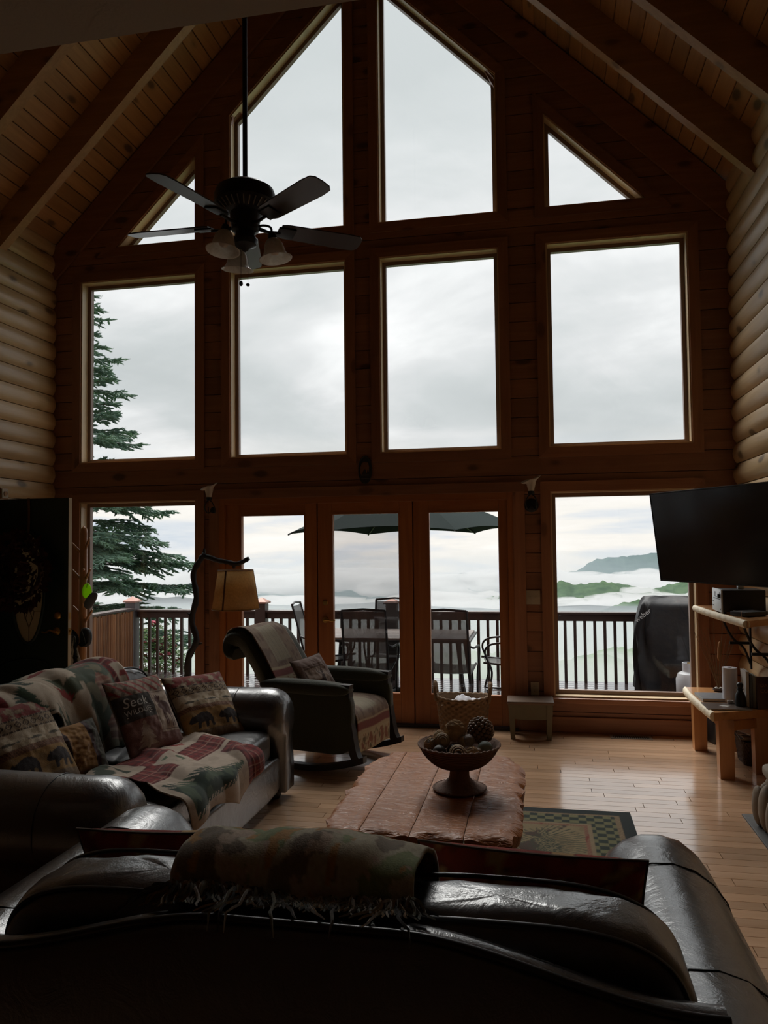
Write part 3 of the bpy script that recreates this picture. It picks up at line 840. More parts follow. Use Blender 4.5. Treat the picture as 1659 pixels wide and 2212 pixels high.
# ---- rhododendron in bloom behind the railing
mat_plain('rhododendron_leaf', (.09, .17, .05), .45, vary=.5, bscale=20)
mat_plain('rhododendron_flower', (.62, .16, .22), .6, vary=.35, bscale=40)
mat_plain('twig_brown', (.10, .06, .04), .8)
rho = thing('flowering_shrub', 'rhododendron shrub with pink flowers outside the left railing', 'shrub', (-6.15, 4.75, -1.9))
lf = MB(); fl = MB(); st = MB(); rr_ = random.Random(9)
def leafq(m, c, d, L, W):
    d = d.normalized(); s = d.cross(Vector((rr_.uniform(-1, 1), rr_.uniform(-1, 1), 1))).normalized()
    if s.length < .1: s = Vector((1, 0, 0))
    u = s.cross(d)
    m.quad(c, c + d * L * .5 + s * W - u * .01, c + d * L, c + d * L * .5 - s * W - u * .01)
for k in range(330):
    a, b = rr_.uniform(0, 6.28), rr_.uniform(-.2, 1.5)
    R = rr_.uniform(.55, 1.0); p = Vector((math.cos(a) * math.cos(b) * .62 * R, math.sin(a) * math.cos(b) * .55 * R, 1.35 + math.sin(b) * .95 * R))
    if k % 9 == 0: st.tube([(0, 0, 0), p * .5 + Vector((0, 0, .3)), p], [.012, .008, .004], 5)
    for j in range(7):
        an = j * .9 + rr_.random(); leafq(lf, p, Vector((math.cos(an), math.sin(an), rr_.uniform(-.3, .35))), rr_.uniform(.08, .13), .018)
    if rr_.random() < .17:
        for j in range(14):
            an = j * 2.4; el = rr_.uniform(-.1, 1.2); leafq(fl, p + Vector((0, 0, .02)), Vector((math.cos(an) * math.cos(el), math.sin(an) * math.cos(el), math.sin(el))), .055, .022)
lf.build('foliage', MATS['rhododendron_leaf'], rho, kind='stuff'); fl.build('flowers', MATS['rhododendron_flower'], rho, kind='stuff'); st.build('stems', MATS['twig_brown'], rho)

# ---- patio table, chairs, parasol
mat_plain('patio_metal', (.028, .026, .028), .4, .6)
def mat_sling():
    m = mat_plain('patio_sling', (.085, .078, .075), .75, bump=.3, bscale=300); t = NT(m.node_tree); p = t.n['Principled BSDF']; o = t.n['Material Output']
    tr = t.add('ShaderNodeBsdfTransparent'); mx = t.add('ShaderNodeMixShader'); mx.inputs[0].default_value = .16     # open mesh weave
    t.link(p.outputs[0], mx.inputs[1]); t.link(tr.outputs[0], mx.inputs[2]); t.link(mx.outputs[0], o.inputs[0])
mat_sling()
mat_plain('patio_tile', (.42, .36, .33), .3, bump=.05, bscale=60, vary=.2)
TX, TY = -1.78, 2.74
tb = thing('patio_table', 'rectangular tile-topped patio table on the wet deck', 'table', (TX, TY, DZ))
for i in range(5):
    for j in range(3):
        x0, y0 = -.95 + i * .38, -.51 + j * .34
        MB().bbox(x0 + .003, x0 + .377, y0 + .003, y0 + .337, .700, .722, .004).build('tile', MATS['patio_tile'], tb)
m = MB(); m.box(-.98, .98, -.54, .54, .675, .700); m.build('table_frame', MATS['patio_metal'], tb)
for sx in (-1, 1):
    for sy in (-1, 1): MB().tube([(sx * .82, sy * .40, .68), (sx * .86, sy * .43, .3), (sx * .90, sy * .46, 0)], [.028, .024, .028], 8).build('leg', MATS['patio_metal'], tb, smooth=60)
def patio_chair(label, loc, rz, proto=None):
    """high-back sling chair; local +y is the way the sitter faces"""
    if proto is not None:
        c = copy_tree(proto); c.location = loc; c.rotation_euler = (0, 0, rz); c['label'] = label; return c
    t = thing('patio_chair', label, 'chair', loc, rz, 'sling patio chairs round the table')
    side_p = [(.0, .30, .415), (.0, .02, .385), (.0, -.20, .375), (.0, -.27, .44), (.0, -.36, .80), (.0, -.44, 1.10)]
    for s in (-1, 1):
        MB().tube(bez([(s * .255 + p[0], p[1], p[2]) for p in side_p], 5), .0135, 8).build('side_rail', MATS['patio_metal'], t, smooth=60)
        MB().tube(bez([(s * .265, -.33, .70), (s * .30, -.20, .665), (s * .31, .10, .655), (s * .305, .24, .62), (s * .30, .28, .52), (s * .285, .20, .30), (s * .275, .26, .02)], 5), .0125, 8).build('arm', MATS['patio_metal'], t, smooth=60)
        MB().tube(bez([(s * .27, .26, .02), (s * .27, 0, .012), (s * .27, -.34, .014), (s * .27, -.46, .03)], 4), .0125, 8).build('runner', MATS['patio_metal'], t, smooth=60)
        MB().tube(bez([(s * .262, -.10, .38), (s * .262, -.05, .22), (s * .262, -.16, .06), (s * .262, -.25, .02)], 4), .0115, 8).build('spring_leg', MATS['patio_metal'], t, smooth=60)
    MB().tube([(-.255, -.44, 1.10), (0, -.455, 1.118), (.255, -.44, 1.10)], .0135, 8).build('top_rail', MATS['patio_metal'], t, smooth=60)
    MB().tube([(-.26, .26, .02), (.26, .26, .02)], .011, 8).build('stretcher', MATS['patio_metal'], t, smooth=60)
    P = bez(side_p, 5)
    def sl(u, v):
        i = min(len(P) - 2, int(u * (len(P) - 1))); q = P[i].lerp(P[i + 1], u * (len(P) - 1) - i); return (lerp(-.248, .248, v), q.y, q.z - .012 * math.sin(math.pi * v))
    bk = MB().grid(lambda u, v: sl(.52 + .47 * u, v), 10, 6)
    bk.build('back_sling', MATS['patio_sling'], t, smooth=180)
    MB().grid(lambda u, v: sl(.02 + .46 * u, v), 8, 6).build('seat_sling', MATS['patio_sling'], t, smooth=180)
    return t
pc = patio_chair('sling patio chair with its back to the middle glass door', (-1.98, 2.08, DZ), .04)
patio_chair('sling patio chair with its back to the right glass door', (-1.02, 2.10, DZ), -.05, pc)
patio_chair('sling patio chair at the right end of the patio table', (-.40, 2.75, DZ), math.pi / 2 + .12, pc)
patio_chair('sling patio chair on the far side of the table by the railing post', (-1.92, 3.06, DZ), math.pi + .05, pc)
patio_chair('sling patio chair at the left end of the patio table', (-2.66, 2.75, DZ), -math.pi / 2 + .1, pc)
mat_plain('parasol_green', (.015, .025, .024), .9, bump=.1, bscale=200, spec=.08)
par = thing('patio_parasol', 'dark green parasol open over the patio table', 'parasol', (-1.60, 2.2 + .25, DZ))
UR, UZ, UA = 1.52, 1.80 - DZ, 2.42 - DZ
MB().tube([(0, 0, .02), (0, 0, UA)], .02, 10).build('pole', MATS['patio_metal'], par, smooth=60)
MB().lathe([(0, 0), (.24, 0), (.24, .05), (.05, .10), (.03, .3), (0, .3)], (0, 0, 0), 20).build('base', MATS['patio_metal'], par, smooth=40)
for k in range(6):
    a0, a1 = math.pi / 3 * k, math.pi / 3 * (k + 1)
    def pan(u, v):
        a = lerp(a0, a1, u); r = v
        e0, e1 = Vector((math.cos(a0), math.sin(a0), 0)), Vector((math.cos(a1), math.sin(a1), 0)); e = e0.lerp(e1, u) * UR * r
        sag = math.sin(math.pi * u) * r
        return Vector((e.x * (1 - .03 * sag), e.y * (1 - .03 * sag), UA - (UA - UZ) * (r ** 1.08) - .02 * sag * (1 - r) + .05 * math.sin(math.pi * u) * r ** 3))
    pm = MB().grid(pan, 10, 10); pm.grid(lambda u, v: pan(1 - u, v) - Vector((0, 0, .004)), 10, 10); pm.build('canopy_panel', MATS['parasol_green'], par, smooth=40)
    MB().tube([(0, 0, UA - .03), (math.cos(a0) * UR, math.sin(a0) * UR, UZ - .012)], .009, 6).build('rib', MATS['patio_metal'], par, smooth=60)
MB().lathe([(0, 0), (.03, 0), (.035, .03), (.012, .06), (0, .09)], (0, 0, UA), 12).build('finial', MATS['patio_metal'], par, smooth=60)

# ---- covered grill and its gas bottle
mat_plain('grill_cover', (.013, .013, .015), .6, bump=.6, bscale=9, spec=.25)
gr = thing('covered_grill', 'barbecue grill under a black fabric cover on the deck', 'grill', (1.62, 3.02, DZ), -.12)
def gcov(u, v):
    # v: height, u: around.  rounded hood above, wider skirt below
    a = 2 * math.pi * u; h = v
    ca, sa = math.cos(a), math.sin(a)
    e = .28; sx = math.copysign(abs(ca) ** e, ca); sy = math.copysign(abs(sa) ** e, sa)
    if h < .62: w_, d_, z_ = .46, .33, .02 + h / .62 * .76
    else:
        t = (h - .62) / .38; w_ = .46 - .15 * t - .16 * sstep(.8, 1, t); d_ = .33 - .05 * t - .27 * sstep(.55, 1, t); z_ = .78 + .40 * math.sin(t * math.pi / 2)
    fold = .030 * math.sin(a * 9 + 2.5 * h * 3) * (1 - sstep(.9, 1, h)) + .012 * math.sin(a * 17 + 1.3)
    fold *= (.4 + .6 * (1 - h))
    if v >= .999: return Vector((0, 0, 1.18)) if False else Vector((sx * w_ * .5, sy * d_ * .1, 1.18))
    return Vector((sx * (w_ + fold), sy * (d_ + fold), z_ + .012 * math.sin(a * 5)))
m = MB().grid(gcov, 72, 30, closeu=True); m.f.append(tuple(i * 31 + 30 for i in range(72)))
m.build('cover', MATS['grill_cover'], gr, smooth=60)
lm = text_mesh('weber', .085, .002)
lm.xf(Matrix.Translation((-.36, -.345, .97)) @ Matrix.Rotation(math.radians(-38), 4, 'Y') @ Matrix.Rotation(math.radians(72), 4, 'X'))
lm.build('cover_lettering', mat_plain('cover_print', (.5, .5, .5), .7), gr)
for sx in (-1, 1):
    for sy in (-1, 1): MB().lathe([(0, -.02), (.035, -.02), (.035, .02), (0, .02)], (sx * .36, sy * .24, .036), 12, (1, 0, 0)).build('caster', MATS['patio_metal'], gr, smooth=40)
mat_plain('tank_white', (.55, .56, .58), .4, vary=.15, bscale=14)
tk = thing('gas_bottle', 'white propane bottle standing on the deck beside the covered grill', 'gas bottle', (1.66, 2.28, DZ))
MB().lathe([(0, .0), (.10, 0), (.10, .03), (.09, .035), (.12, .05), (.152, .09), (.155, .30), (.13, .365), (.06, .40), (0, .405)], (0, 0, 0), 28).build('body', MATS['tank_white'], tk, smooth=40)
m = MB().lathe([(.085, 0), (.085, .11), (.078, .11), (.078, 0)], (0, 0, .375), 24); m.build('collar', MATS['tank_white'], tk, smooth=40)
MB().lathe([(0, 0), (.018, 0), (.018, .06), (.03, .065), (.03, .085), (0, .09)], (0, 0, .40), 14).build('valve', brass, tk, smooth=40)
# ================================================================ LEATHER SOFAS, CUSHIONS, THROWS
def mat_leather():
    m = bpy.data.materials.new('black_leather'); m.use_nodes = True; t = NT(m.node_tree); p = t.n['Principled BSDF']
    tcn = t.add('ShaderNodeTexCoord'); V = tcn.outputs['Object']
    a = t.noise(V, 9, 4, .6, 1.2); b = t.noise(V, 260, 2, .5)
    nz = t.noise(V, 3.0, 3)
    t.link(t.ramp(nz, [(.35, (.010, .009, .0095)), (.7, (.020, .017, .017))]), p.inputs['Base Color'])
    t.link(t.ramp(a, [(.3, .30), (.7, .42)]), p.inputs['Roughness'])
    h = t.math('ADD', t.math('MULTIPLY', a, 1.0), t.math('MULTIPLY', b, .10))
    bp = t.add('ShaderNodeBump'); bp.inputs['Strength'].default_value = .20; bp.inputs['Distance'].default_value = .02
    t.link(h, bp.inputs['Height']); t.link(bp.outputs[0], p.inputs['Normal'])
    p.inputs['Specular IOR Level'].default_value = .8; p.inputs['Coat Weight'].default_value = 1.0; p.inputs['Coat IOR'].default_value = 1.85; p.inputs['Coat Roughness'].default_value = .22; t.link(bp.outputs[0], p.inputs['Coat Normal'])
    MATS['black_leather'] = m
mat_leather()
mat_plain('leather_piping', (.012, .011, .011), .32)
mat_plain('dark_foot', (.02, .014, .011), .4)
LE = MATS['black_leather']

def superq(c, W, D, H, ex=.42, ey=.42, wr=.0, seed=0.0, nu=56, nv=30, outline=None):
    """soft block: superquadric with wrinkles; W, D, H half sizes"""
    def sp(x, e): return math.copysign(abs(x) ** e, x)
    m = MB()
    def f(u, v):
        a, b = 2 * math.pi * u, math.pi * (v - .5) * .9999
        x, y, z = W * sp(math.cos(b), ey) * sp(math.cos(a), ex), D * sp(math.cos(b), ey) * sp(math.sin(a), ex), H * sp(math.sin(b), ey)
        if wr:
            k = wr * noise.fractal(Vector((x * 7 + seed, y * 7, z * 7)), 1.0, 2.0, 3) + wr * .6 * math.sin(x * 34 + 3 * noise.noise(Vector((x * 5, y * 5, seed)))) * max(0, 1 - abs(y) / D) * (.5 + .5 * noise.noise(Vector((x * 4, seed, z * 3))))
            n = Vector((x / W ** 2, y / D ** 2, z / H ** 2)).normalized(); x, y, z = x + n.x * k, y + n.y * k, z + n.z * k
        return (c[0] + x, c[1] + y, c[2] + z)
    return m.grid(f, nu, nv, closeu=True)
def loop_xz(c, W, H, y, n=2.6, k=64):
    return [(c[0] + W * math.copysign(abs(math.cos(t)) ** (2 / n), math.cos(t)), y, c[2] + H * math.copysign(abs(math.sin(t)) ** (2 / n), math.sin(t))) for t in [2 * math.pi * i / k for i in range(k)]]

def arm_section(r, crest, s, k=1.0):
    """rolled-arm outline (dx, z), s=+1 arm whose outside is +x"""
    zc = crest - r; P = [(.10, .06), (.105, .20), (.095, zc - .16)]
    for i in range(15):
        a = math.radians(-48 + i * (262 / 14)); P.append((r * math.cos(a), zc + r * math.sin(a)))
    P += [(-.10, zc - .16), (-.105, .20), (-.10, .06)]
    return [(s * x, z) for x, z in P]
def sofa(name, label, loc, rz, ax, r, crest, f, b, backtop, cush, seat_z=.475, camel=None):
    t = thing(name, label, 'sofa', loc, rz)
    for s in (-1, 1):
        sec = arm_section(r, crest, s); zc = crest - r; n = len(sec)
        ys = [b + .06, b + .10, b + .3, b + .55] + [f - e for e in (.30, .20, .13, .085, .05, .025, .008, 0.0)]
        m = MB()
        for j, y in enumerate(ys):
            e = max(0, (y - (f - .13)) / .13); k = 1 - .52 * (1 - math.sqrt(max(0, 1 - e * e)))
            for (x, z) in sec:
                zz = z if z < .22 else (zc - .02) + (z - zc + .02) * k
                w_ = .006 * noise.noise(Vector((x * 9, y * 6, z * 9)))
                m.v.append((s * ax + x * (k if z > .22 else 1 - .25 * (1 - k)) * 1.0 + w_, y, zz + w_))
        for j in range(len(ys) - 1):
            for i in range(n):
                q = (j * n + i, j * n + (i + 1) % n, (j + 1) * n + (i + 1) % n, (j + 1) * n + i)
                m.f.append(q if s < 0 else tuple(reversed(q)))
        m.f.append(tuple(range(n))); m.f.append(tuple((len(ys) - 1) * n + i for i in range(n)))
        arm = m.build('arm', LE, t, smooth=75)
        for ysm in (f - .34, b + .32):
            pts = [(s * ax + x * 1.003, ysm, z * 1.003) for x, z in sec[3:18]]
            MB().tube(pts, .0024, 6).build('seam', MATS['leather_piping'], arm, smooth=60)
    # base and front rail
    MB().bbox(-ax + .08, ax - .08, b + .05, f - .055, .075, .285, .02).build('base', LE, t, smooth=40)
    m = superq((0, f - .07, .19), ax - .095, .045, .12, .2, .25, .004, 3.0, 60, 16); m.build('front_rail', LE, t, smooth=80)
    for x in (-1, 1):
        for y in (f - .10, b + .12): MB().lathe([(0, 0), (.032, 0), (.046, .025), (.046, .05), (.03, .078), (0, .08)], (x * (ax - .02), y, 0), 16).build('foot', MATS['dark_foot'], t, smooth=50)
    # back frame (outside back)
    cm = camel or (lambda x: backtop)
    nx = 40; m = MB(); prof = [(.0, .06), (.0, .45), (.0, None), (.012, 1.0), (.05, 1.012), (.085, 1.0), (.10, .8)]
    def bk(u, v):
        x = lerp(-ax + .02, ax - .02, u); zt = cm(x)
        pts = [(b, .07), (b, .4), (b + .004, zt - .045), (b + .018, zt - .012), (b + .05, zt), (b + .085, zt - .012), (b + .10, zt - .05), (b + .11, .35)]
        i = min(len(pts) - 2, int(v * (len(pts) - 1))); g_ = v * (len(pts) - 1) - i
        return (x, lerp(pts[i][0], pts[i + 1][0], g_), lerp(pts[i][1], pts[i + 1][1], g_))
    m.grid(bk, nx, 14); m.build('back_frame', LE, t, smooth=60)
    MB().tube([(x, b + .012, cm(x) + .0) for x in [lerp(-ax + .02, ax - .02, i / 60) for i in range(61)]], .0085, 8).build('back_piping', MATS['leather_piping'], t, smooth=60)
    # seat and back cushions
    for (cx, W) in cush:
        sc = superq((cx, (f + b) / 2 + .14, seat_z - .095), W, (f - b) / 2 - .20, .105, .16, .3, .007, cx * 9, 60, 26); c = sc.build('seat_cushion', LE, t, smooth=180)
        for zz in (.055, -.06):
            D2 = (f - b) / 2 - .205; yc = (f + b) / 2 + .14
            lp = [(cx + W * .985 * math.copysign(abs(math.cos(q)) ** .16, math.cos(q)), yc + D2 * .985 * math.copysign(abs(math.sin(q)) ** .16, math.sin(q)), seat_z - .095 + zz) for q in [2 * math.pi * i / 80 for i in range(80)]]
            MB().tube(lp, .0055, 6, closed=True).build('piping', MATS['leather_piping'], c, smooth=60)
    return t
def back_cushion(t, c, W, D, H, tilt, seed, n=2.9):
    m = superq(c, W, D, H, .34, 2 / n, .011, seed, 80, 34)
    # flatter front and back, rounder outline
    M = Matrix.Translation(c) @ Matrix.Rotation(tilt, 4, 'X') @ Matrix.Translation(-Vector(c)); m.xf(M)
    o = m.build('back_cushion', LE, t, smooth=180)
    for s in (-1, 1):
        lp = [M @ Vector(q) for q in loop_xz(c, W * .965, H * .965, c[1] + s * D * .80, n, 90)]
        MB().tube(lp, .006, 6, closed=True).build('piping', MATS['leather_piping'], o, smooth=60)
    return o

# ---- near sofa, seen from behind
S1 = (-.53, -4.85, 0)
def camel1(x):
    x0 = x - .05
    return .775 + .105 * (1 - sstep(.18, .78, abs(x0)))
s1 = sofa('leather_sofa', 'black leather sofa in the foreground seen from behind', S1, 0, .88, .19, .705, .62, -.62, .86, [(-.385, .375), (.385, .375)], camel=camel1)
back_cushion(s1, (-.345, -.39, .645), .395, .11, .245, .10, 1.3, 3.5)
back_cushion(s1, (.435, -.39, .640), .395, .11, .245, .10, 6.1, 3.3)
# ---- far sofa along the left wall
S2 = (-2.19, -3.075, 0)
s2 = sofa('leather_sofa', 'black leather sofa with patterned pillows along the left wall', S2, -math.pi / 2, .995, .19, .71, .57, -.74, .80, [(-.43, .425), (.43, .425)])
back_cushion(s2, (-.43, -.44, .655), .43, .135, .235, .14, 2.2)
back_cushion(s2, (.43, -.44, .675), .43, .135, .245, .14, 8.4)

# ---------------------------------------------------------------- textiles
def mat_weave(name, rough=.9, bscale=220, bump=.5):
    m = bpy.data.materials.new(name); m.use_nodes = True; t = NT(m.node_tree); p = t.n['Principled BSDF']
    at = t.add('ShaderNodeVertexColor'); at.layer_name = 'weave'
    tcn = t.add('ShaderNodeTexCoord'); nz = t.noise(tcn.outputs['Object'], bscale, 3)
    n2 = t.noise(tcn.outputs['Object'], 24, 4)
    c = t.mix(t.math('MULTIPLY', n2, .5), at.outputs['Color'], t.mix(.6, at.outputs['Color'], (.02, .02, .02)))
    t.link(c, p.inputs['Base Color']); p.inputs['Roughness'].default_value = rough; p.inputs['Specular IOR Level'].default_value = .15; p.inputs['Sheen Weight'].default_value = .15
    b = t.add('ShaderNodeBump'); b.inputs['Strength'].default_value = bump; b.inputs['Distance'].default_value = .003
    t.link(nz, b.inputs['Height']); t.link(b.outputs[0], p.inputs['Normal']); MATS[name] = m; return m
mat_weave('woven_cloth'); mat_weave('fleece_cloth', .95, 320, .6); mat_weave('rug_pile', .95, 400, .6)
def inpoly(p, x, y):
    r = False; j = len(p) - 1
    for i in range(len(p)):
        if (p[i][1] > y) != (p[j][1] > y) and x < (p[j][0] - p[i][0]) * (y - p[i][1]) / (p[j][1] - p[i][1]) + p[i][0]: r = not r
        j = i
    return r
BEAR = [(0, .30), (.04, .40), (.12, .46), (.16, .53), (.20, .47), (.32, .52), (.50, .58), (.72, .56), (.88, .46), (.95, .30), (.97, .02), (.86, 0), (.84, .18), (.74, .22), (.70, .02), (.58, 0), (.58, .20), (.40, .18), (.36, 0), (.24, 0), (.26, .22), (.14, .24), (.06, .22)]
MOOSE = [[(.05, .62), (.10, .70), (.22, .72), (.30, .80), (.50, .78), (.75, .70), (.82, .60), (.80, .40), (.82, 0), (.76, 0), (.72, .36), (.68, .36), (.66, 0), (.61, 0), (.60, .42), (.45, .42), (.42, 0), (.37, 0), (.36, .36), (.33, 0), (.28, 0), (.28, .42), (.22, .55), (.12, .56)],
         [(.16, .74), (.02, .80), (-.04, .95), (.05, .88), (.08, 1.02), (.15, .89), (.22, 1.04), (.26, .90), (.36, .98), (.32, .84), (.24, .74)]]
ELK = [[(.0, .30), (.08, .40), (.30, .44), (.55, .46), (.66, .56), (.72, .66), (.86, .66), (.95, .58), (.84, .54), (.82, .36), (.74, .22), (.72, 0), (.66, 0), (.64, .20), (.30, .18), (.18, 0), (.12, 0), (.12, .2)],
       [(.74, .66), (.58, .72), (.50, .86), (.54, .98), (.58, .84), (.64, .76), (.66, .92), (.70, .76), (.76, .72)], [(.80, .66), (.80, .80), (.90, .92), (.96, 1.04), (.97, .88), (.90, .78), (.98, .80), (.88, .70)]]
FISH = [(0, .2), (.15, .36), (.4, .42), (.66, .32), (.82, .22), (1, .40), (.96, .2), (1, 0), (.82, .16), (.62, .06), (.35, 0), (.12, .06)]
TREE = [(.5, 1), (.60, .84), (.55, .84), (.68, .66), (.60, .66), (.78, .46), (.66, .46), (.88, .24), (.70, .24), (.96, .06), (.55, .06), (.55, 0), (.45, 0), (.45, .06), (.04, .06), (.30, .24), (.12, .24), (.34, .46), (.22, .46), (.40, .66), (.32, .66), (.45, .84), (.40, .84)]
MAPLE = [(.5, 0), (.52, .22), (.85, .18), (.78, .32), (1, .5), (.82, .56), (.84, .74), (.66, .66), (.5, 1), (.34, .66), (.16, .74), (.18, .56), (0, .5), (.22, .32), (.15, .18), (.48, .22)]
def sil(polys, u, v, x0, y0, w, h, flip=False):
    s, t = (u - x0) / w, (v - y0) / h
    if flip: s = 1 - s
    if not (-.1 <= s <= 1.1 and -.1 <= t <= 1.1): return False
    if isinstance(polys[0][0], (int, float)): polys = [polys]
    return any(inpoly(q, s, t) for q in polys)
def nz(u, v, s, seed=0.0): return noise.fractal(Vector((u * s, v * s, seed)), 1.0, 2.0, 3)
TAN, GOLD, BRN, RED, DGR, CREAM = (.36, .27, .17), (.36, .21, .075), (.055, .032, .022), (.20, .028, .022), (.035, .055, .035), (.52, .42, .30)
def pat_lodge(u, v):
    n = nz(u, v, 9, 2)
    if v > .80:
        return RED if n > .05 else ((.17, .07, .045) if n > -.12 else (.30, .22, .14))
    if v > .775 or .655 < v < .675: return BRN if (u * 60) % 1 > .2 else TAN
    if v > .675:
        k = abs(((u * 9) % 1) - .5) * 2 + abs((v - .725) / .045); return BRN if .55 < k < .95 or k < .25 else (TAN if k < 1.2 else (.28, .20, .12))
    if v > .47:
        for x0, fl in ((.08, 0), (.40, 1), (.72, 0)):
            if sil(FISH, u, v, x0, .52, .22, .09, fl): return (.10, .085, .06)
        return CREAM if n > -.2 else TAN
    if v > .40:
        return (.26, .13, .07) if (u * 30 + v * 20) % 1 > .4 else (.12, .06, .04)
    if v > .12:
        for x0 in (.06, .54):
            if sil(BEAR, u, v, x0, .15, .40, .36): return (.04, .030, .030)
        return GOLD if n > -.15 else (.30, .19, .08)
    return (.17, .11, .07) if (u * 40) % 1 > .5 else (.26, .18, .11)
def pat_seek(u, v):
    n = nz(u, v, 12, 7)
    if v > .76:
        a = ((u + v) * 6) % 1; b_ = ((u - v) * 6) % 1
        c = (.30, .22, .16)
        if a < .28: c = (.24, .035, .03)
        if b_ < .28: c = tuple(x * .55 for x in c) if a >= .28 else (.33, .04, .035)
        return c
    if u < .56:
        if v > .42: return (.050, .042, .036) if n > -.3 else (.07, .058, .05)
        if sil(TREE, u, v, .10, .05, .38, .36): return (.34, .25, .19)
        return (.17, .075, .06) if n > 0 else (.20, .10, .08)
    if v > .18:
        if .59 < u < .60 or .955 < u < .965 or .205 < v < .215 or .735 < v < .745: return (.12, .06, .045)
        if sil(MOOSE, u, v, .62, .24, .34, .46): return (.10, .045, .04)
        return (.40, .31, .24) if n > -.2 else (.36, .27, .20)
    return (.18, .08, .065)
def pat_lumbar(u, v):
    n = nz(u * 1.5, v, 10, 3)
    if .36 < u < .72: return (.30 + .05 * n, .15 + .03 * n, .045)
    if .26 < u < .80: return (.060, .034, .036)
    return (.050, .048, .034) if n > -.1 else (.065, .06, .04)
def pat_elk(u, v):
    n = nz(u, v, 10, 5)
    if .12 < u < .80 and .10 < v < .72:
        if u < .145 or u > .775 or v < .125 or v > .695: return (.12, .075, .055)
        if sil(ELK, u, v, .22, .15, .46, .52): return (.050, .028, .024)
        return (.26, .19, .15)
    if .12 < u < .80 and .76 < v < .78: return (.12, .075, .055)
    return (.21, .145, .125) if n > -.15 else (.18, .12, .10)
def pat_redpil(u, v):
    n = nz(u, v, 7, 9)
    if n > .18: return (.60, .38, .18)
    if n > .08: return (.22, .07, .05)
    return (.46, .085, .06) if nz(u, v, 3, 4) > -.1 else (.33, .06, .05)
def plaid(u, v, k):
    a, b_ = (u * k) % 1, (v * k) % 1; c = (.22, .022, .02)
    if a < .3: c = tuple(x * .55 for x in c)
    if b_ < .3: c = tuple(x * .6 for x in c)
    if .44 < a < .5 or .44 < b_ < .5: c = (.36, .20, .15)
    return c
def pat_quilt(u, v):
    """patchwork throw: cream ground, plaid tiles with bears, cabins, leaves and firs"""
    n = nz(u, v, 9, 1)
    gx, gy = u * 4.4, v * 4.6; ix, iy = int(gx), int(gy); a, b_ = gx - ix, gy - iy; k = (ix * 7 + iy * 5) % 5
    cream = (.50, .41, .31) if n > -.15 else (.44, .35, .26)
    if k in (0, 3):
        if min(a, b_, 1 - a, 1 - b_) < .16: return plaid(u, v, 26)
        if sil(BEAR, a, b_, .2, .28, .62, .62): return (.24, .03, .025)
        return cream
    if k == 1:
        if .30 < a < .80 and .2 < b_ < .55: return (.16, .075, .05) if (b_ * 22) % 1 > .3 else (.30, .20, .14)
        if .55 <= b_ < .86 and abs(a - .55) < (.86 - b_) * 1.0: return (.22, .08, .05) if (b_ * 18) % 1 > .3 else (.30, .18, .12)
        return (.055, .075, .045) if n > -.05 else (.17, .15, .09)
    if k == 2:
        if sil(TREE, a, b_, .1, .05, .8, .9): return (.05, .085, .05) if n > 0 else (.035, .055, .04)
        return cream
    if sil(MAPLE, a, b_, .3, .3, .36, .4): return (.27, .03, .025)
    if n > .22: return (.08, .095, .055)
    return cream
def pat_fern(u, v):
    """fleece throw on the seat: big fir on cream, red plaid blocks"""
    n = nz(u, v, 8, 12)
    cream = (.52, .42, .33) if n > -.15 else (.45, .36, .28)
    if .04 < u < .46 and .04 < v < .74:
        s, t = (u - .04) / .42, (v - .04) / .70
        w_ = .42 * (1 - t) + .02; fr = abs(s - .5) / max(w_, .01) 
        if fr < 1 and (fr < .55 or ((t * 17 + fr * 2.0) % 1) < .62): return (.030, .050, .036) if n > -.05 else (.075, .105, .065)
        return cream
    if (.50 < u < .74 and (v < .34 or .52 < v < .95)) or (.74 <= u and .28 < v < .55) or (u < .46 and v >= .78): return plaid(u, v, 18)
    if sil(MAPLE, u, v, .78, .66, .16, .2): return (.27, .03, .025)
    if .55 < u < .70 and .38 < v < .48: return (.10, .14, .075) if n > 0 else cream
    if u > .80 and v < .22 and n > -.25: return (.045, .06, .04)
    return cream
def pat_throw(u, v):
    """camouflage-leaf throw over the near sofa"""
    n, n2, n3 = nz(u, v, 4.2, 3), nz(u, v, 7, 8), nz(u * 2.2, v, 5, 14)
    sp = nz(u, v, 60, 5) * .25
    c = (.25, .22, .16)
    if n > .12: c = (.13, .15, .075)
    elif n < -.22: c = (.12, .095, .07)
    if n2 > .26: c = (.26, .20, .155)
    if n3 > .38: c = (.24, .13, .045)
    return tuple(max(.01, 1.75 * x * (1 + sp)) for x in c)
def pat_rocker(u, v):
    n = nz(u, v, 9, 6)
    for e in (.20, .80):
        if abs(v - e) < .035: return (.20, .055, .045)
        if abs(v - e) < .05: return (.42, .34, .22)
    if .20 < v < .80:
        if .30 < u < .75 and .30 < v < .7: return (.25, .21, .15) if (u * 40) % 1 > .4 else (.33, .28, .19)
        return (.24, .17, .12) if n > -.1 else (.17, .11, .08)
    r = math.hypot(((u * 5.5) % 1) - .5, ((v * 7) % 1) - .5)
    if n > .10 and r < .46: return (.26, .11, .065)
    if n < -.22 and r < .48: return (.14, .10, .05)
    return (.46, .38, .25)

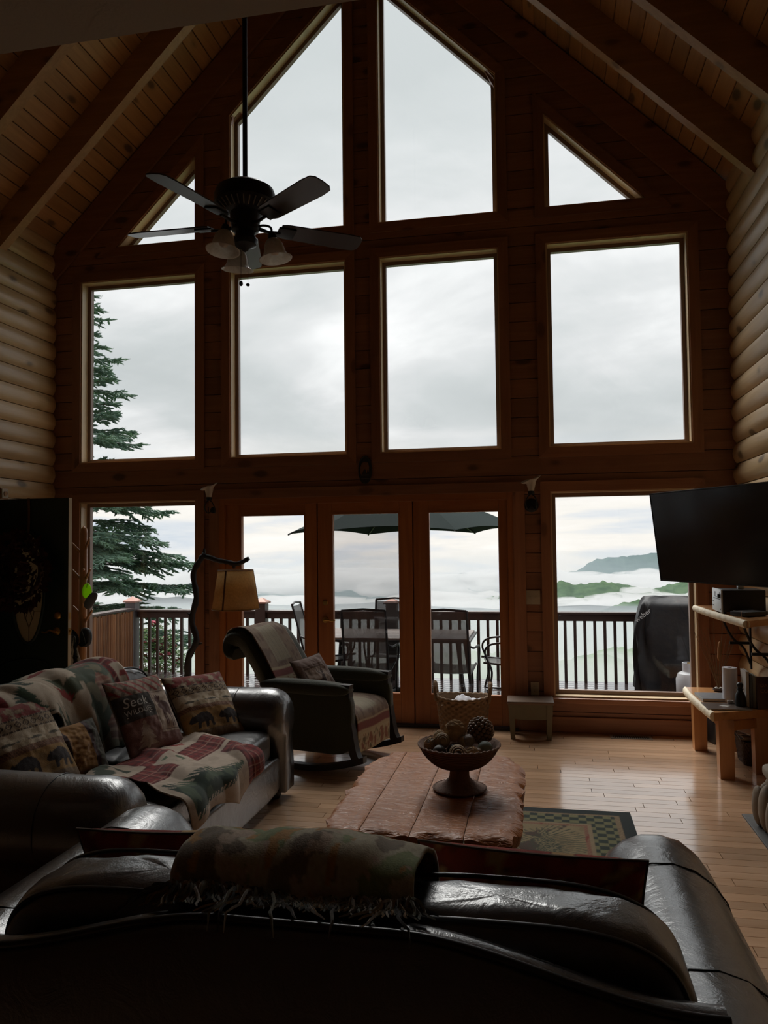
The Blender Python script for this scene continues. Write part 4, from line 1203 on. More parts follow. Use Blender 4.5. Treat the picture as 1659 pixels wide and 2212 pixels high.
def pillow(name, label, W, H, T, M, pat, mat='woven_cloth', res=96, group=None, wr=.006):
    """square scatter cushion: local X across, local Z up, local +Y the patterned face"""
    t = thing(name, label, 'pillow', M.to_translation(), 0, group); t.rotation_euler = M.to_euler()
    sd = (W * 37 + H * 11 + T * 91) % 7
    def surf(sg):
        def f(u, v):
            s, q = 2 * u - 1, 2 * v - 1
            X = s * W / 2 * (1 - .055 * (1 - q * q)); Z = q * H / 2 * (1 - .055 * (1 - s * s))
            th = T / 2 * (max(0, (1 - s * s) * (1 - q * q)) ** .42) + wr * nz(u, v, 4, sd) * (1 - max(abs(s), abs(q)) ** 6) * 2
            return Vector((X, sg * (th + .0005), Z))
        return f
    m = MB(); fr = surf(1)
    m.grid(lambda u, v: fr(1 - u, v), res, res, col=lambda u, v: pat(u, v))
    m.grid(surf(-1), 30, 30, col=lambda u, v: pat(u, v))
    m.build('cover', MATS[mat], t, smooth=180)
    rim = [fr(u, v) * 1.0 for u, v in [(i / 20, 0) for i in range(20)] + [(1, i / 20) for i in range(20)] + [(1 - i / 20, 1) for i in range(20)] + [(0, 1 - i / 20) for i in range(20)]]
    MB().tube([Vector((p.x, 0, p.z)) for p in rim], .004, 5, closed=True).build('edge_seam', MATS['woven_trim'], t, smooth=60)
    return t, (lambda u, v, e=.0012: fr(1 - u, v) + Vector((0, e, 0)))
mat_plain('woven_trim', (.10, .07, .05), .9)
def frame_M(c, right, normal):
    """matrix with local X = right (as the viewer of the face sees it, mirrored handled), local Y = normal"""
    n = Vector(normal).normalized(); up = Vector((0, 0, 1)); 
    r = Vector(right).normalized(); r = (r - n * r.dot(n)).normalized(); z = r.cross(n)
    return Matrix(((r.x, n.x, z.x, c[0]), (r.y, n.y, z.y, c[1]), (r.z, n.z, z.z, c[2]), (0, 0, 0, 1)))
def face(c, az, tilt, roll=0.0):
    """pillow facing azimuth az (deg), leaning back by tilt (deg)"""
    a, e = math.radians(az), math.radians(tilt)
    n = Vector((math.cos(a) * math.cos(e), math.sin(a) * math.cos(e), math.sin(e)))
    r = Vector((math.sin(a), -math.cos(a), 0))       # local +X; +Y face, +Z = X x Y
    z = r.cross(n)
    if roll: R = Matrix.Rotation(math.radians(roll), 3, n); r, z = R @ r, R @ z
    return Matrix(((r.x, n.x, z.x, c[0]), (r.y, n.y, z.y, c[1]), (r.z, n.z, z.z, c[2]), (0, 0, 0, 1)))
PA = pillow('scatter_pillow', 'lodge pillow with diamond and bear bands against the near sofa arm', .47, .47, .15, face((-2.42, -3.66, .70), -8, 33), pat_lodge)
PB = pillow('scatter_pillow', 'brown lumbar pillow with gathered gold velvet middle', .40, .30, .15, face((-2.36, -3.38, .60), -14, 26), pat_lumbar, wr=.010)
PC, pcf = pillow('scatter_pillow', 'pillow printed with Seek Wildlife lettering and a moose', .45, .45, .13, face((-2.235, -2.86, .69), -12, 29, -2), pat_seek, res=120)
PD = pillow('scatter_pillow', 'lodge pillow with two walking bears against the far sofa arm', .47, .47, .15, face((-2.08, -2.38, .64), -24, 38, -3), pat_lodge, res=110)
mat_plain('lettering_white', (.42, .39, .35), .9)
for s, x0, y0, w_, h_, sh in (('Seek', .08, .60, .40, .13, .25), ('WILDLIFE', .07, .50, .43, .065, .0)):
    lm = text_mesh(s, 1.0, 0, 'LEFT', 1.0, sh)
    xs = [q[0] for q in lm.v]; ys_ = [q[1] for q in lm.v]; a0, a1, b0, b1 = min(xs), max(xs), min(ys_), max(ys_)
    lm.v = [tuple(pcf(x0 + w_ * (q[0] - a0) / (a1 - a0), y0 + h_ * (q[1] - b0) / (b1 - b0))) for q in lm.v]
    lm.build('lettering', MATS['lettering_white'], PC)
lm = MB()
for seg in ([(.08, .475), (.45, .475), (.45, .482), (.08, .482)], [(.41, .462), (.46, .478), (.41, .495), (.425, .478)], [(.08, .585), (.50, .585), (.50, .589), (.08, .589)]):
    i = len(lm.v); lm.v += [tuple(pcf(*q)) for q in seg]; lm.f.append((i, i + 1, i + 2, i + 3))
lm.build('printed_arrow', MATS['lettering_white'], PC)
pillow('scatter_pillow', 'rust red pillow between the near sofa arm and the throw', .50, .46, .13, face((-1.06, -4.86, .645), 97, 24), pat_redpil)
pillow('scatter_pillow', 'rust red pillow at the right of the throw on the near sofa', .58, .46, .13, face((-.03, -4.86, .655), 86, 24), pat_redpil)

def drape(name, label, cat, fn, nu, nv, col, mat, thick=.008, smooth=180):
    o = MB().grid(fn, nu, nv, col=col).build(name, MATS[mat], smooth=smooth, label=label, cat=cat)
    s = o.modifiers.new('Solidify', 'SOLIDIFY'); s.thickness = thick; s.offset = 1.0
    return o
def along(P):
    """arc-length parametrised polyline (2-D)"""
    Q = bez([(a, b, 0) for a, b in P], 8); d = [0]
    for a, b in zip(Q, Q[1:]): d.append(d[-1] + (b - a).length)
    L = d[-1]
    def f(t):
        s = t * L
        for i in range(len(Q) - 1):
            if s <= d[i + 1] or i == len(Q) - 2:
                k = (s - d[i]) / max(1e-9, d[i + 1] - d[i]); q = Q[i].lerp(Q[i + 1], min(1, k)); return q.x, q.y
    return f
# throw over the near sofa: over the cushions and down behind them
TP = along([(-4.93, .60), (-5.045, .78), (-5.105, .905), (-5.19, .955), (-5.29, .965), (-5.355, .93), (-5.372, .875), (-5.385, .89)])
tw = thing('throw_blanket', 'mossy green and brown woven throw over the near sofa back', 'throw')
def tf(u, v):
    y, z = TP(v); x = lerp(-.815, -.265, u) + .02 * math.sin(v * 5) + .035 * (v - .5)
    k = nz(u * 1.5, v, 2.2, 3)
    return Vector((x, y + .012 * k, z + .020 * k * (v > .25) + .028 * math.exp(-((u - .5) / .28) ** 2) * sstep(.25, .5, v) * (1 - sstep(.75, .95, v)) + .012 * math.sin(u * 9 + 1) * (1 - v) * .4))
cl = MB().grid(tf, 90, 130, col=lambda u, v: pat_throw(u, v)).build('cloth', MATS['woven_cloth'], tw, smooth=180)
sm = cl.modifiers.new('Solidify', 'SOLIDIFY'); sm.thickness = .012; sm.offset = 1
fr = MB(); frg = random.Random(31); fr.c = []
for i in range(420):
    u = (i + frg.random()) / 420; p = tf(u, 1.0)
    p = p + Vector((0, .012, .008)); L = frg.uniform(.04, .085) if frg.random() < .93 else frg.uniform(.10, .16)
    az = frg.uniform(-1.25, 1.25) - .5 * (u < .2); d = Vector((math.sin(az), -math.cos(az) * .8, 0)); ph = frg.uniform(0, 6)
    pts = [p]; q = p.copy()
    for k in range(6):
        q = q + d * (L / 6) + Vector((.006 * math.sin(ph + k * 1.7), 0, .007 * math.cos(ph + k * 1.9) - .003 * k))
        zt = camel1(q.x - S1[0]) + .014
        if q.y > -5.485: q.z = max(q.z, zt + .003)
        else: q.y = -5.487; q.z -= .012
        pts.append(q.copy())
    fr.tube(pts, [.0034, .004, .004, .0038, .0036, .003, .0014], 4)
    c = frg.choice([(.10, .11, .10, 1), (.14, .13, .12, 1), (.34, .31, .27, 1), (.24, .15, .07, 1), (.05, .05, .05, 1), (.20, .20, .16, 1)])
    fr.c += [c] * (len(fr.v) - len(fr.c))
fr.build('fringe', MATS['woven_cloth'], tw, smooth=60, kind='stuff')

# quilted throw over the back of the far sofa
QP = along([(-2.41, .50), (-2.445, .66), (-2.490, .82), (-2.545, .905), (-2.63, .945), (-2.73, .935), (-2.84, .88), (-2.94, .74), (-2.965, .56)])
def qf(u, v):
    v0 = lerp(.36, .0, sstep(.30, .62, u + .05 * math.sin(u * 23))); v2 = v0 + (1 - v0) * v + .02 * math.sin(u * 9.0) * v
    x, z = QP(max(0, min(1, v2))); y = lerp(-3.98, -2.64, u) + .10 * (v - .4) * (u - .3) * 2
    k = nz(u * 2.0, v, 2.0, 21)
    z += .035 * max(0, k) + .020 * max(0, math.sin(u * 19 + v * 5 + 2 * k)) * (1 - sstep(.85, 1, v)) + .012
    x += .035 * sstep(.0, .25, v) * 0 + .020 * math.sin(u * 17 + 1.2) * (1 - v) + .02
    # near corner sags towards the seat cushion
    return Vector((x + .03 * sstep(.45, .9, u) * (1 - sstep(0, .5, v)) + .018 * max(0, math.sin(u * 31 + 3 * k + v * 3)) * (1 - v), y, z - .02 * (1 - u)))
drape('throw_blanket', 'patchwork throw with red plaid bears over the far sofa back', 'throw', qf, 150, 120, lambda u, v: pat_quilt(u, v), 'fleece_cloth')
# fleece throw crumpled on the seat, one edge hanging over the front
SP = along([(-2.20, .50), (-2.05, .505), (-1.85, .515), (-1.68, .515), (-1.600, .495), (-1.575, .42), (-1.570, .30)])
def sf(u, v):
    x, z = SP(v); skew = .33 * (v - .3)
    y = lerp(-3.56, -2.66, u) - skew * .55 + .03 * math.sin(v * 7)
    x = x + .10 * (u - .5) * (1 - v) 
    fold = .030 * max(0, math.sin(u * 13 + v * 5 + 1.5 * nz(u, v, 2, 4))) + .026 * max(0, nz(u, v, 3.2, 2))
    hang = sstep(.68, .8, v)
    cutz = .11 * abs(math.sin(u * 4.1 + .6)) * hang
    return Vector((x + hang * (.012 + .022 * max(0, math.sin(u * 15))), y, z + fold * (1 - hang * .8) + cutz * sstep(.8, 1, v) * .8))
drape('throw_blanket', 'cream fleece throw with a fir tree and red plaid on the sofa seat', 'throw', sf, 150, 130, lambda u, v: pat_fern(1 - v * .98, u), 'fleece_cloth')

# ================================================================ ROCKING CHAIR
mat_plain('olive_velvet', (.030, .034, .018), .95, bump=.3, bscale=90, sheen=.35)
mat_plain('dark_walnut', (.022, .015, .012), .38)
RK = thing('rocking_chair', 'upholstered olive rocking chair with rolled back beside the glass doors', 'chair', (-1.275, -1.22, 0), -math.pi / 2 - math.radians(14.5))
OV, DW = MATS['olive_velvet'], MATS['dark_walnut']
HW = .325
for s in (-1, 1):
    # runner: arc that touches the floor under the seat
    pts = [(s * HW, y, .022 + .34 * ((y + .42) ** 2)) for y in [lerp(-1.02, .13, i / 18) for i in range(19)]]
    m = MB(); n = 4
    for i, p in enumerate(pts):
        for dx, dz in ((-.028, -.022), (.028, -.022), (.028, .022), (-.028, .022)): m.v.append((p[0] + dx, p[1], p[2] + dz))
    for i in range(len(pts) - 1):
        for k in range(4): m.f.append((i * 4 + k, i * 4 + (k + 1) % 4, i * 4 + 4 + (k + 1) % 4, i * 4 + 4 + k))
    m.f += [(3, 2, 1, 0), tuple(len(pts) * 4 - 4 + k for k in range(4))]
    m.build('runner', DW, RK, smooth=40)
    # front post: flares out at the foot, scrolled top
    P = bez([(s * HW, .075, .11), (s * HW, .045, .18), (s * HW, .02, .34), (s * HW, .0, .50), (s * HW, -.01, .60), (s * HW, -.015, .645)], 5)
    m = MB()
    for p, w_ in zip(P, [lerp(.045, .03, min(1, i / 10)) if i < 16 else lerp(.03, .05, (i - 16) / 9) for i in range(len(P))]):
        for dx, dy in ((-.032, -w_ * .8), (.032, -w_ * .8), (.032, w_ * .8), (-.032, w_ * .8)): m.v.append((p.x + dx, p.y + dy, p.z))
    for i in range(len(P) - 1):
        for k in range(4): m.f.append((i * 4 + k, i * 4 + (k + 1) % 4, i * 4 + 4 + (k + 1) % 4, i * 4 + 4 + k))
    m.f += [(3, 2, 1, 0), tuple(len(P) * 4 - 4 + k for k in range(4))]
    m.build('front_post', DW, RK, smooth=40)
    MB().beam((s * HW, -.72, .06), (s * HW, -.74, .22), .05, .05).build('rear_leg', DW, RK)
    # padded side and arm
    m = superq((s * HW, -.36, .375), .045, .40, .235, .25, .35, .003, s * 2.0, 50, 24); m.build('side_panel', OV, RK, smooth=180)
    m = superq((s * HW, -.36, .605), .062, .385, .055, .3, .8, .003, s * 3.0, 50, 20); m.build('arm_pad', OV, RK, smooth=180)
superq((0, -.34, .335), .29, .36, .105, .25, .4, .004, 5, 50, 22).build('seat', OV, RK, smooth=180)
# back: reclined slab that rolls over backwards at the top
BP = [(-.58, .20), (-.60, .42), (-.68, .60), (-.78, .76), (-.86, .87), (-.935, .945), (-1.02, .965), (-1.09, .93), (-1.115, .86), (-1.09, .80), (-1.03, .785)]
Bp = bez([(a, b, 0) for a, b in BP], 5)
def backf(u, v):
    a = 2 * math.pi * v; w_ = lerp(-1, 1, u)
    return None
m = MB(); N = len(Bp)
for k in range(25):
    w_ = -1 + 2 * k / 24; e = math.sqrt(max(0, 1 - max(0, (abs(w_) - .88) / .12) ** 2)); th = .012 + .085 * e
    for i, p in enumerate(Bp):
        d = (Bp[min(i + 1, N - 1)] - Bp[max(i - 1, 0)]).normalized(); nn = Vector((d.y, -d.x, 0)) 
        q = p + nn * th * .25; m.v.append((w_ * .325, q.x, q.y))
    for i in reversed(range(N)):
        p = Bp[i]; d = (Bp[min(i + 1, N - 1)] - Bp[max(i - 1, 0)]).normalized(); nn = Vector((d.y, -d.x, 0)); q = p - nn * th * (1.0 if i < N - 14 else .62); m.v.append((w_ * .325, q.x, q.y))
R2 = 2 * N
for k in range(24):
    for i in range(R2): m.f.append((k * R2 + i, k * R2 + (i + 1) % R2, (k + 1) * R2 + (i + 1) % R2, (k + 1) * R2 + i))
m.f.append(tuple(reversed(range(R2)))); m.f.append(tuple(24 * R2 + i for i in range(R2)))
m.build('back', OV, RK, smooth=70)
MR = RK.matrix_basis if False else Matrix.Translation(RK.location) @ Matrix.Rotation(RK.rotation_euler.z, 4, 'Z')
# tapestry throw: over the roll and down the back; a second length over the seat
BT = along([(-.60, .50), (-.655, .62), (-.745, .775), (-.83, .895), (-.90, .975), (-1.00, 1.005), (-1.10, .97), (-1.15, .88)])
def rb(u, v):
    y, z = BT(v); return MR @ Vector((lerp(-.165, .30, u), y + .020, z + .016 + .004 * math.sin(u * 7)))
drape('tapestry_throw', 'woven tapestry throw over the top of the rocking chair', 'throw', rb, 70, 80, lambda u, v: pat_rocker(u, v), 'woven_cloth')
ST = along([(-.62, .455), (-.40, .46), (-.16, .465), (-.02, .45), (.035, .40), (.048, .30), (.046, .14)])
def rs(u, v):
    y, z = ST(v); return MR @ Vector((lerp(-.245, .285, u), y, z + .003 + .004 * math.sin(u * 9)))
drape('tapestry_throw', 'woven tapestry throw hanging over the front of the rocking chair seat', 'throw', rs, 70, 80, lambda u, v: pat_rocker(u, v), 'woven_cloth')
fwd = MR.to_3x3() @ Vector((0, 1, 0)); az = math.degrees(math.atan2(fwd.y, fwd.x))
c = MR @ Vector((.0, -.47, .615))
pillow('scatter_pillow', 'mauve pillow with an elk standing on the rocking chair', .38, .36, .12, face(c, az - 8, 32, 4), pat_elk)
# ================================================================ COFFEE TABLE AND BOWL
def mat_slab(name, c1, c2, rough, coat, dents):
    m = mat_wood(name, c1, c2, 'y', rough, .35, coat=coat, vary=.15, bump=0)
    t = NT(m.node_tree); p = t.n['Principled BSDF']; p.inputs['Specular IOR Level'].default_value = .22
    tcn = t.add('ShaderNodeTexCoord'); V = t.mapping(tcn.outputs['Object'], rot=(0, 0, .35), scale=(10, 34, 10))
    a = t.noise(V, 1.0, 3, .6, 1.1); b_ = t.noise(t.mapping(tcn.outputs['Object'], scale=(5, 9, 5)), 1.0, 2)
    h = t.math('ADD', t.ramp(a, [(.38, 0.0), (.5, .7), (.62, 1.0)]), b_)
    bp = t.add('ShaderNodeBump'); bp.inputs['Strength'].default_value = dents; bp.inputs['Distance'].default_value = .012
    t.link(h, bp.inputs['Height']); t.link(bp.outputs[0], p.inputs['Normal']); t.link(bp.outputs[0], p.inputs['Coat Normal'])
    return m
mat_slab('adzed_slab', (.40, .14, .034), (.27, .088, .02), .42, .10, .40)
ct = thing('coffee_table', 'rustic coffee table with hand-hewn varnished plank top', 'table', (-.515, -3.14, 0))
PX = [-.425, -.25, -.03, .195, .425]; YF, YN = .655, -.655; TZ = .45
crg = random.Random(12)
for k in range(4):
    x0, x1 = PX[k], PX[k + 1]
    def edge(side, y, k=k):
        """wavering plank edge; the two outer ones are scalloped by the adze"""
        b_ = PX[k] if side < 0 else PX[k + 1]
        wob = .006 * noise.noise(Vector((y * 3.1, b_ * 5, 1.0))) + .003 * noise.noise(Vector((y * 11, b_ * 5, 3.0)))
        if (k == 0 and side < 0) or (k == 3 and side > 0):
            sc = .020 * abs(math.sin(y * 17 + 2 * noise.noise(Vector((y * 2, k, 0))))) - .012 + .020 * noise.noise(Vector((y * 2.3, 4 + k, 0)))
            taper = .07 * sstep(.42, .66, abs(y)) if y > 0 else .03 * sstep(.5, .66, abs(y))
            return b_ + side * (sc - taper)
        return b_ - side * .0016 + wob * .8
    def endy(s, x):
        return (YF if s > 0 else YN) + s * (.016 * noise.noise(Vector((x * 6, s, 2))) + .010 * abs(math.sin(x * 13 + s)) - (.10 * max(0, (abs(x) - .2) / .22) ** 2 if s > 0 else .02))
    nu, nv = 14, 60
    def top(u, v, dz=0.0, ins=0.0):
        yy = lerp(YN, YF, v); xa, xb = edge(-1, yy), edge(1, yy); x = lerp(xa + ins, xb - ins, u)
        yy = lerp(endy(-1, x) + ins, endy(1, x) - ins, v)
        z = TZ + dz
        if dz == 0:
            z += .0030 * noise.fractal(Vector((x * 16, yy * 30, k)), 1, 2, 2)
            eu = min(u * (xb - xa) if k == 0 else 9, (1 - u) * (xb - xa) if k == 3 else 9, v * 1.31, (1 - v) * 1.31)
            z -= .018 * (1 - sstep(0, .03, eu)) * (1 + .7 * math.sin(yy * 30 + x * 25))
            crack = min(u * (xb - xa) if k > 0 else 9, (1 - u) * (xb - xa) if k < 3 else 9); z -= .004 * (1 - sstep(0, .004, crack))
        return (x, yy, z)
    m = MB().grid(top, nu, nv); m.grid(lambda u, v: top(1 - u, v, -.075, .012), nu, nv)
    n1 = (nu + 1) * (nv + 1)
    def I(a, b_, low): return (n1 + (nu - a) * (nv + 1) + b_) if low else a * (nv + 1) + b_
    for b_ in range(nv):
        m.f.append((I(0, b_, 0), I(0, b_ + 1, 0), I(0, b_ + 1, 1), I(0, b_, 1))); m.f.append((I(nu, b_ + 1, 0), I(nu, b_, 0), I(nu, b_, 1), I(nu, b_ + 1, 1)))
    for a in range(nu):
        m.f.append((I(a + 1, 0, 0), I(a, 0, 0), I(a, 0, 1), I(a + 1, 0, 1))); m.f.append((I(a, nv, 0), I(a + 1, nv, 0), I(a + 1, nv, 1), I(a, nv, 1)))
    m.build('plank', MATS['adzed_slab'], ct, smooth=50)
mat_wood('log_leg', (.40, .18, .065), (.28, .11, .04), 'z', .4, .5)
for sx in (-1, 1):
    for sy in (-1, 1): MB().tube([(sx * .30, sy * .50, .012), (sx * .295, sy * .495, .18), (sx * .30, sy * .49, .375)], [.055, .05, .056], 12).build('leg', MATS['log_leg'], ct, smooth=60)
for sy in (-1, 1): MB().tube([(-.30, sy * .49, .16), (.30, sy * .49, .16)], .03, 10).build('stretcher', MATS['log_leg'], ct, smooth=60)

mat_plain('coiled_rope', (.17, .088, .055), .8, bump=.5, bscale=120, vary=.4)
bw = thing('pedestal_bowl', 'woven pedestal bowl of decorative balls on the coffee table', 'bowl', (-.395, -3.17, TZ + .004))
prof = [(.0, .0), (.122, .0), (.132, .006)]
for i in range(9):           # coils of the foot
    t = i / 8; r = lerp(.130, .056, t ** .8); z = .010 + .038 * t ** 1.6; prof += [(r + .003, z), (r - .002, z + .003)]
prof += [(.050, .060), (.047, .085), (.050, .105)]
outer = []
for i in range(14):
    t = i / 13; r = lerp(.055, .196, t ** .62); z = .107 + .105 * t ** 1.5; outer += [(r + .0035, z), (r + .0005, z + .004)]
prof += outer + [(.199, .216), (.194, .222), (.186, .216)]
inner = [(lerp(.186, .02, t), .212 - .092 * (1 - (1 - t) ** 2) ** .9) for t in [i / 8 for i in range(1, 9)]]
prof += inner + [(0, .119)]
MB().lathe(prof, n=48, jitter=.0012, rng=random.Random(2)).build('bowl', MATS['coiled_rope'], bw, smooth=40)
for r, z in ((.198, .219), (.126, .008), (.052, .104)):
    MB().tube([(r * math.cos(a), r * math.sin(a), z + .0025 * math.sin(a * 36)) for a in [2 * math.pi * i / 144 for i in range(144)]], .0055, 6, closed=True).build('rope_rim', MATS['coiled_rope'], bw, smooth=60)
mat_plain('ball_twine', (.42, .28, .15), .85, bump=.6, bscale=70, vary=.3)
mat_plain('ball_bead', (.22, .14, .09), .45, vary=.5, bscale=60)
mat_plain('ball_grey', (.26, .22, .20), .7, bump=.5, bscale=60, vary=.3)
mat_plain('ball_tan', (.36, .27, .17), .75, bump=.4, bscale=80, vary=.3)
mat_plain('ball_teal', (.17, .22, .20), .5, vary=.2)
mat_plain('ball_dark', (.035, .025, .022), .5, vary=.4)
mat_plain('ball_cream', (.42, .36, .26), .7)
def ball_thing(label, c, r, mat, kind='plain'):
    o = thing('decorative_ball', label, 'ball', c, 0, 'balls in the pedestal bowl')
    if kind == 'bead':
        MB().ball((0, 0, 0), r * .88, 20, 14).build('core', MATS['ball_dark'], o, smooth=180)
        b_ = MB(); n = 110
        for i in range(n):
            z = 1 - 2 * (i + .5) / n; a = i * 2.39996; q = math.sqrt(1 - z * z); b_.ball((r * .90 * q * math.cos(a), r * .90 * q * math.sin(a), r * .90 * z), r * .155, 7, 5)
        b_.build('beads', MATS[mat], o, smooth=180, kind='stuff')
    else:
        MB().ball((0, 0, 0), r * .985, 24, 16, fn=(lambda d: 1 + .04 * noise.noise(d * 6)) if kind != 'ring' else None).build('core', MATS[mat], o, smooth=180)
        if kind == 'twine':
            w_ = MB(); rg = random.Random(int(r * 9999))
            for k in range(16):
                n = Vector((rg.uniform(-1, 1), rg.uniform(-1, 1), rg.uniform(-1, 1))).normalized(); s = n.orthogonal().normalized(); t_ = n.cross(s)
                w_.tube([(s * math.cos(a) + t_ * math.sin(a)) * r * 1.005 for a in [2 * math.pi * i / 36 for i in range(36)]], .0022, 4, closed=True)
            w_.build('wrapping', MATS['ball_twine'], o, smooth=60, kind='stuff')
        if kind == 'ring':
            ax = Vector((.25, -.9, .25)).normalized(); s = ax.orthogonal().normalized(); t_ = ax.cross(s)
            for h in (.15, .45, .7, .9):
                q = math.sqrt(1 - h * h); MB().tube([(ax * h + (s * math.cos(a) + t_ * math.sin(a)) * q) * r for a in [2 * math.pi * i / 30 for i in range(30)]], r * .10, 6, closed=True).build('coil', MATS['ball_tan'], o, smooth=60)
    return o
BX, BY, BZ = -.395, -3.17, TZ + .004
for lb, dx, dy, z, r, mt, kd in (('large tan twine-wrapped ball at the top of the bowl', -.025, .055, .268, .052, 'ball_twine', 'twine'),
        ('large knobbly brown ball at the back right of the bowl', .100, .075, .268, .066, 'ball_bead', 'bead'),
        ('smooth grey-green ball at the right rim of the bowl', .128, -.025, .208, .036, 'ball_teal', 'plain'),
        ('coiled ring-patterned ball at the left of the bowl', -.083, -.01, .232, .036, 'ball_tan', 'ring'),
        ('mottled grey ball against the left rim of the bowl', -.135, -.01, .210, .035, 'ball_grey', 'twine'),
        ('small tan ball half hidden behind the coiled one', -.10, .055, .235, .032, 'ball_tan', 'twine'),
        ('dark ball low at the front left of the bowl', -.088, -.068, .192, .034, 'ball_dark', 'plain'),
        ('dark striped ball with cream ridges at the front of the bowl', .000, -.085, .192, .040, 'ball_dark', 'ring'),
        ('small brown ball leaning on the knobbly one', .048, .015, .232, .030, 'ball_grey', 'plain'),
        ('small pale ball beside the twine-wrapped one', .018, .02, .225, .028, 'ball_tan', 'plain'),
        ('speckled tan ball at the front right of the bowl', .070, -.075, .192, .033, 'ball_tan', 'twine'),
        ('small wooden ball beside the grey-green one', .098, -.055, .190, .026, 'ball_bead', 'plain'),
        ('dark ball in the middle of the bowl', -.02, -.02, .188, .038, 'ball_dark', 'plain')):
    ball_thing(lb, (BX + dx, BY + dy, BZ + z), r, mt, kd)

# ================================================================ RUG
def pat_rug(u, v):
    x, y = u * 1.50, v * 2.17            # metres from the left edge / from the far edge
    ex, ey = min(x, 1.50 - x), min(y, 2.17 - y); e = min(ex, ey)
    if e < .075: return (.012, .020, .020)
    if e < .10: return (.17, .11, .06) if ((x + y) * 60) % 1 > .5 else (.26, .19, .11)
    if e < .245:
        i, j = int(x / .0475), int(y / .0475)
        return (.014, .026, .020) if (i + j) % 2 else (.17, .16, .075)
    if e < .265: return (.26, .19, .11)
    if e < .285: return (.19, .04, .025) if ((x + y) * 70) % 1 > .45 else (.26, .17, .10)
    n = nz(x, y, 6, 3)
    fx, fy = x - .285, y - .285
    row = int(fy / .62); ry = fy - row * .62
    if ry > .59: return (.19, .04, .025)
    if row % 2 == 0:
        # pine boughs: needles fanning from stems
        for cx, cy, d in ((.30, .30, -1), (.62, .28, 1), (.80, .36, -1)):
            dx, dy = (fx - cx) * d, ry - cy; rr = math.hypot(dx, dy)
            if rr < .33:
                a = math.atan2(dy, dx); 
                if abs(a) < 1.25 and (a * 9 + .6 * n) % 1 < .42 * (1.15 - rr * 2.2): return (.045, .052, .03)
        if n > .36: return (.075, .04, .03)
        return (.25, .19, .10) if n > -.2 else (.21, .155, .08)
    if sil(BEAR, fx, ry, .12, .06, .34, .5) or sil(BEAR, fx, ry, .52, .06, .36, .5, True): return (.13, .035, .022)
    if abs(fx - .47) < .02: return (.19, .04, .025)
    return (.22, .17, .09) if n > -.1 else (.17, .15, .08)
def rugf(u, v):
    return (lerp(-.98, .52, u), lerp(-2.03, -4.20, v), .0085 + .0015 * noise.noise(Vector((u * 6, v * 9, 0))))
rg_ = MB().grid(lambda u, v: rugf(1 - u, v), 200, 300, col=lambda u, v: pat_rug(1 - u, v)).build('area_rug', MATS['rug_pile'], label='green bordered rug with pine boughs and bears under the coffee table', cat='rug', smooth=180)
sm = rg_.modifiers.new('Solidify', 'SOLIDIFY'); sm.thickness = .0075; sm.offset = -1

# ================================================================ ALONG THE FAR WALL
mat_plain('basket_rush', (.20, .12, .062), .85, bump=.5, bscale=90, vary=.45)
bk = thing('laundry_basket', 'woven rush basket with two loop handles before the right glass door', 'basket', (-.655, -.27, 0))
def bkf(u, v):
    a = 2 * math.pi * u; rw = v * 15; R = lerp(.185, .228, v ** .8); w_ = .0075 * math.sin(a * 19 + math.pi * int(rw)) * abs(math.sin(math.pi * rw)) ** .4
    z = v * .335
    return Vector(((R + w_) * math.cos(a), (R * .80 + w_) * math.sin(a), z + .010 * math.cos(2 * a) * v))
m = MB().grid(bkf, 152, 75, closeu=True); m.grid(lambda u, v: Vector((bkf(1 - u, v).x * .93, bkf(1 - u, v).y * .93, max(.012, v * .335))), 48, 6, closeu=True)
m.build('body', MATS['basket_rush'], bk, smooth=60)
MB().lathe([(0, 0), (.18, 0), (.18, .014), (0, .014)], n=32).xf(Matrix.Diagonal((1, .8, 1, 1))).build('base', MATS['basket_rush'], bk)
MB().tube([(.226 * math.cos(a), .181 * math.sin(a), .336 + .010 * math.cos(2 * a) + .004 * math.sin(a * 24)) for a in [2 * math.pi * i / 120 for i in range(120)]], .013, 7, closed=True).build('rim', MATS['basket_rush'], bk, smooth=60)
for s in (-1, 1):
    P = bez([(s * .222, -.055, .30), (s * .236, -.052, .40), (s * .238, 0, .452), (s * .236, .052, .40), (s * .222, .055, .30)], 7)
    MB().tube([p + Vector((.003 * math.sin(i * 2.2), 0, .003 * math.cos(i * 2.2))) for i, p in enumerate(P)], .0155, 8).build('handle', MATS['basket_rush'], bk, smooth=60)
lin = MB().grid(lambda u, v: Vector((lerp(-.17, .15, u), lerp(-.12, .12, v), .285 + .05 * noise.fractal(Vector((u * 2.4, v * 2.4, 8)), 1, 2, 3) + .035 * (1 - (2 * u - 1) ** 2))), 30, 24)
lo = lin.build('folded_linen', mat_plain('linen_white', (.66, .66, .70), .85), smooth=180, label='white folded linen lying in the rush basket', cat='linen'); lo.location = (-.655, -.27, 0)
sm = lo.modifiers.new('Solidify', 'SOLIDIFY'); sm.thickness = .02; sm.offset = -1

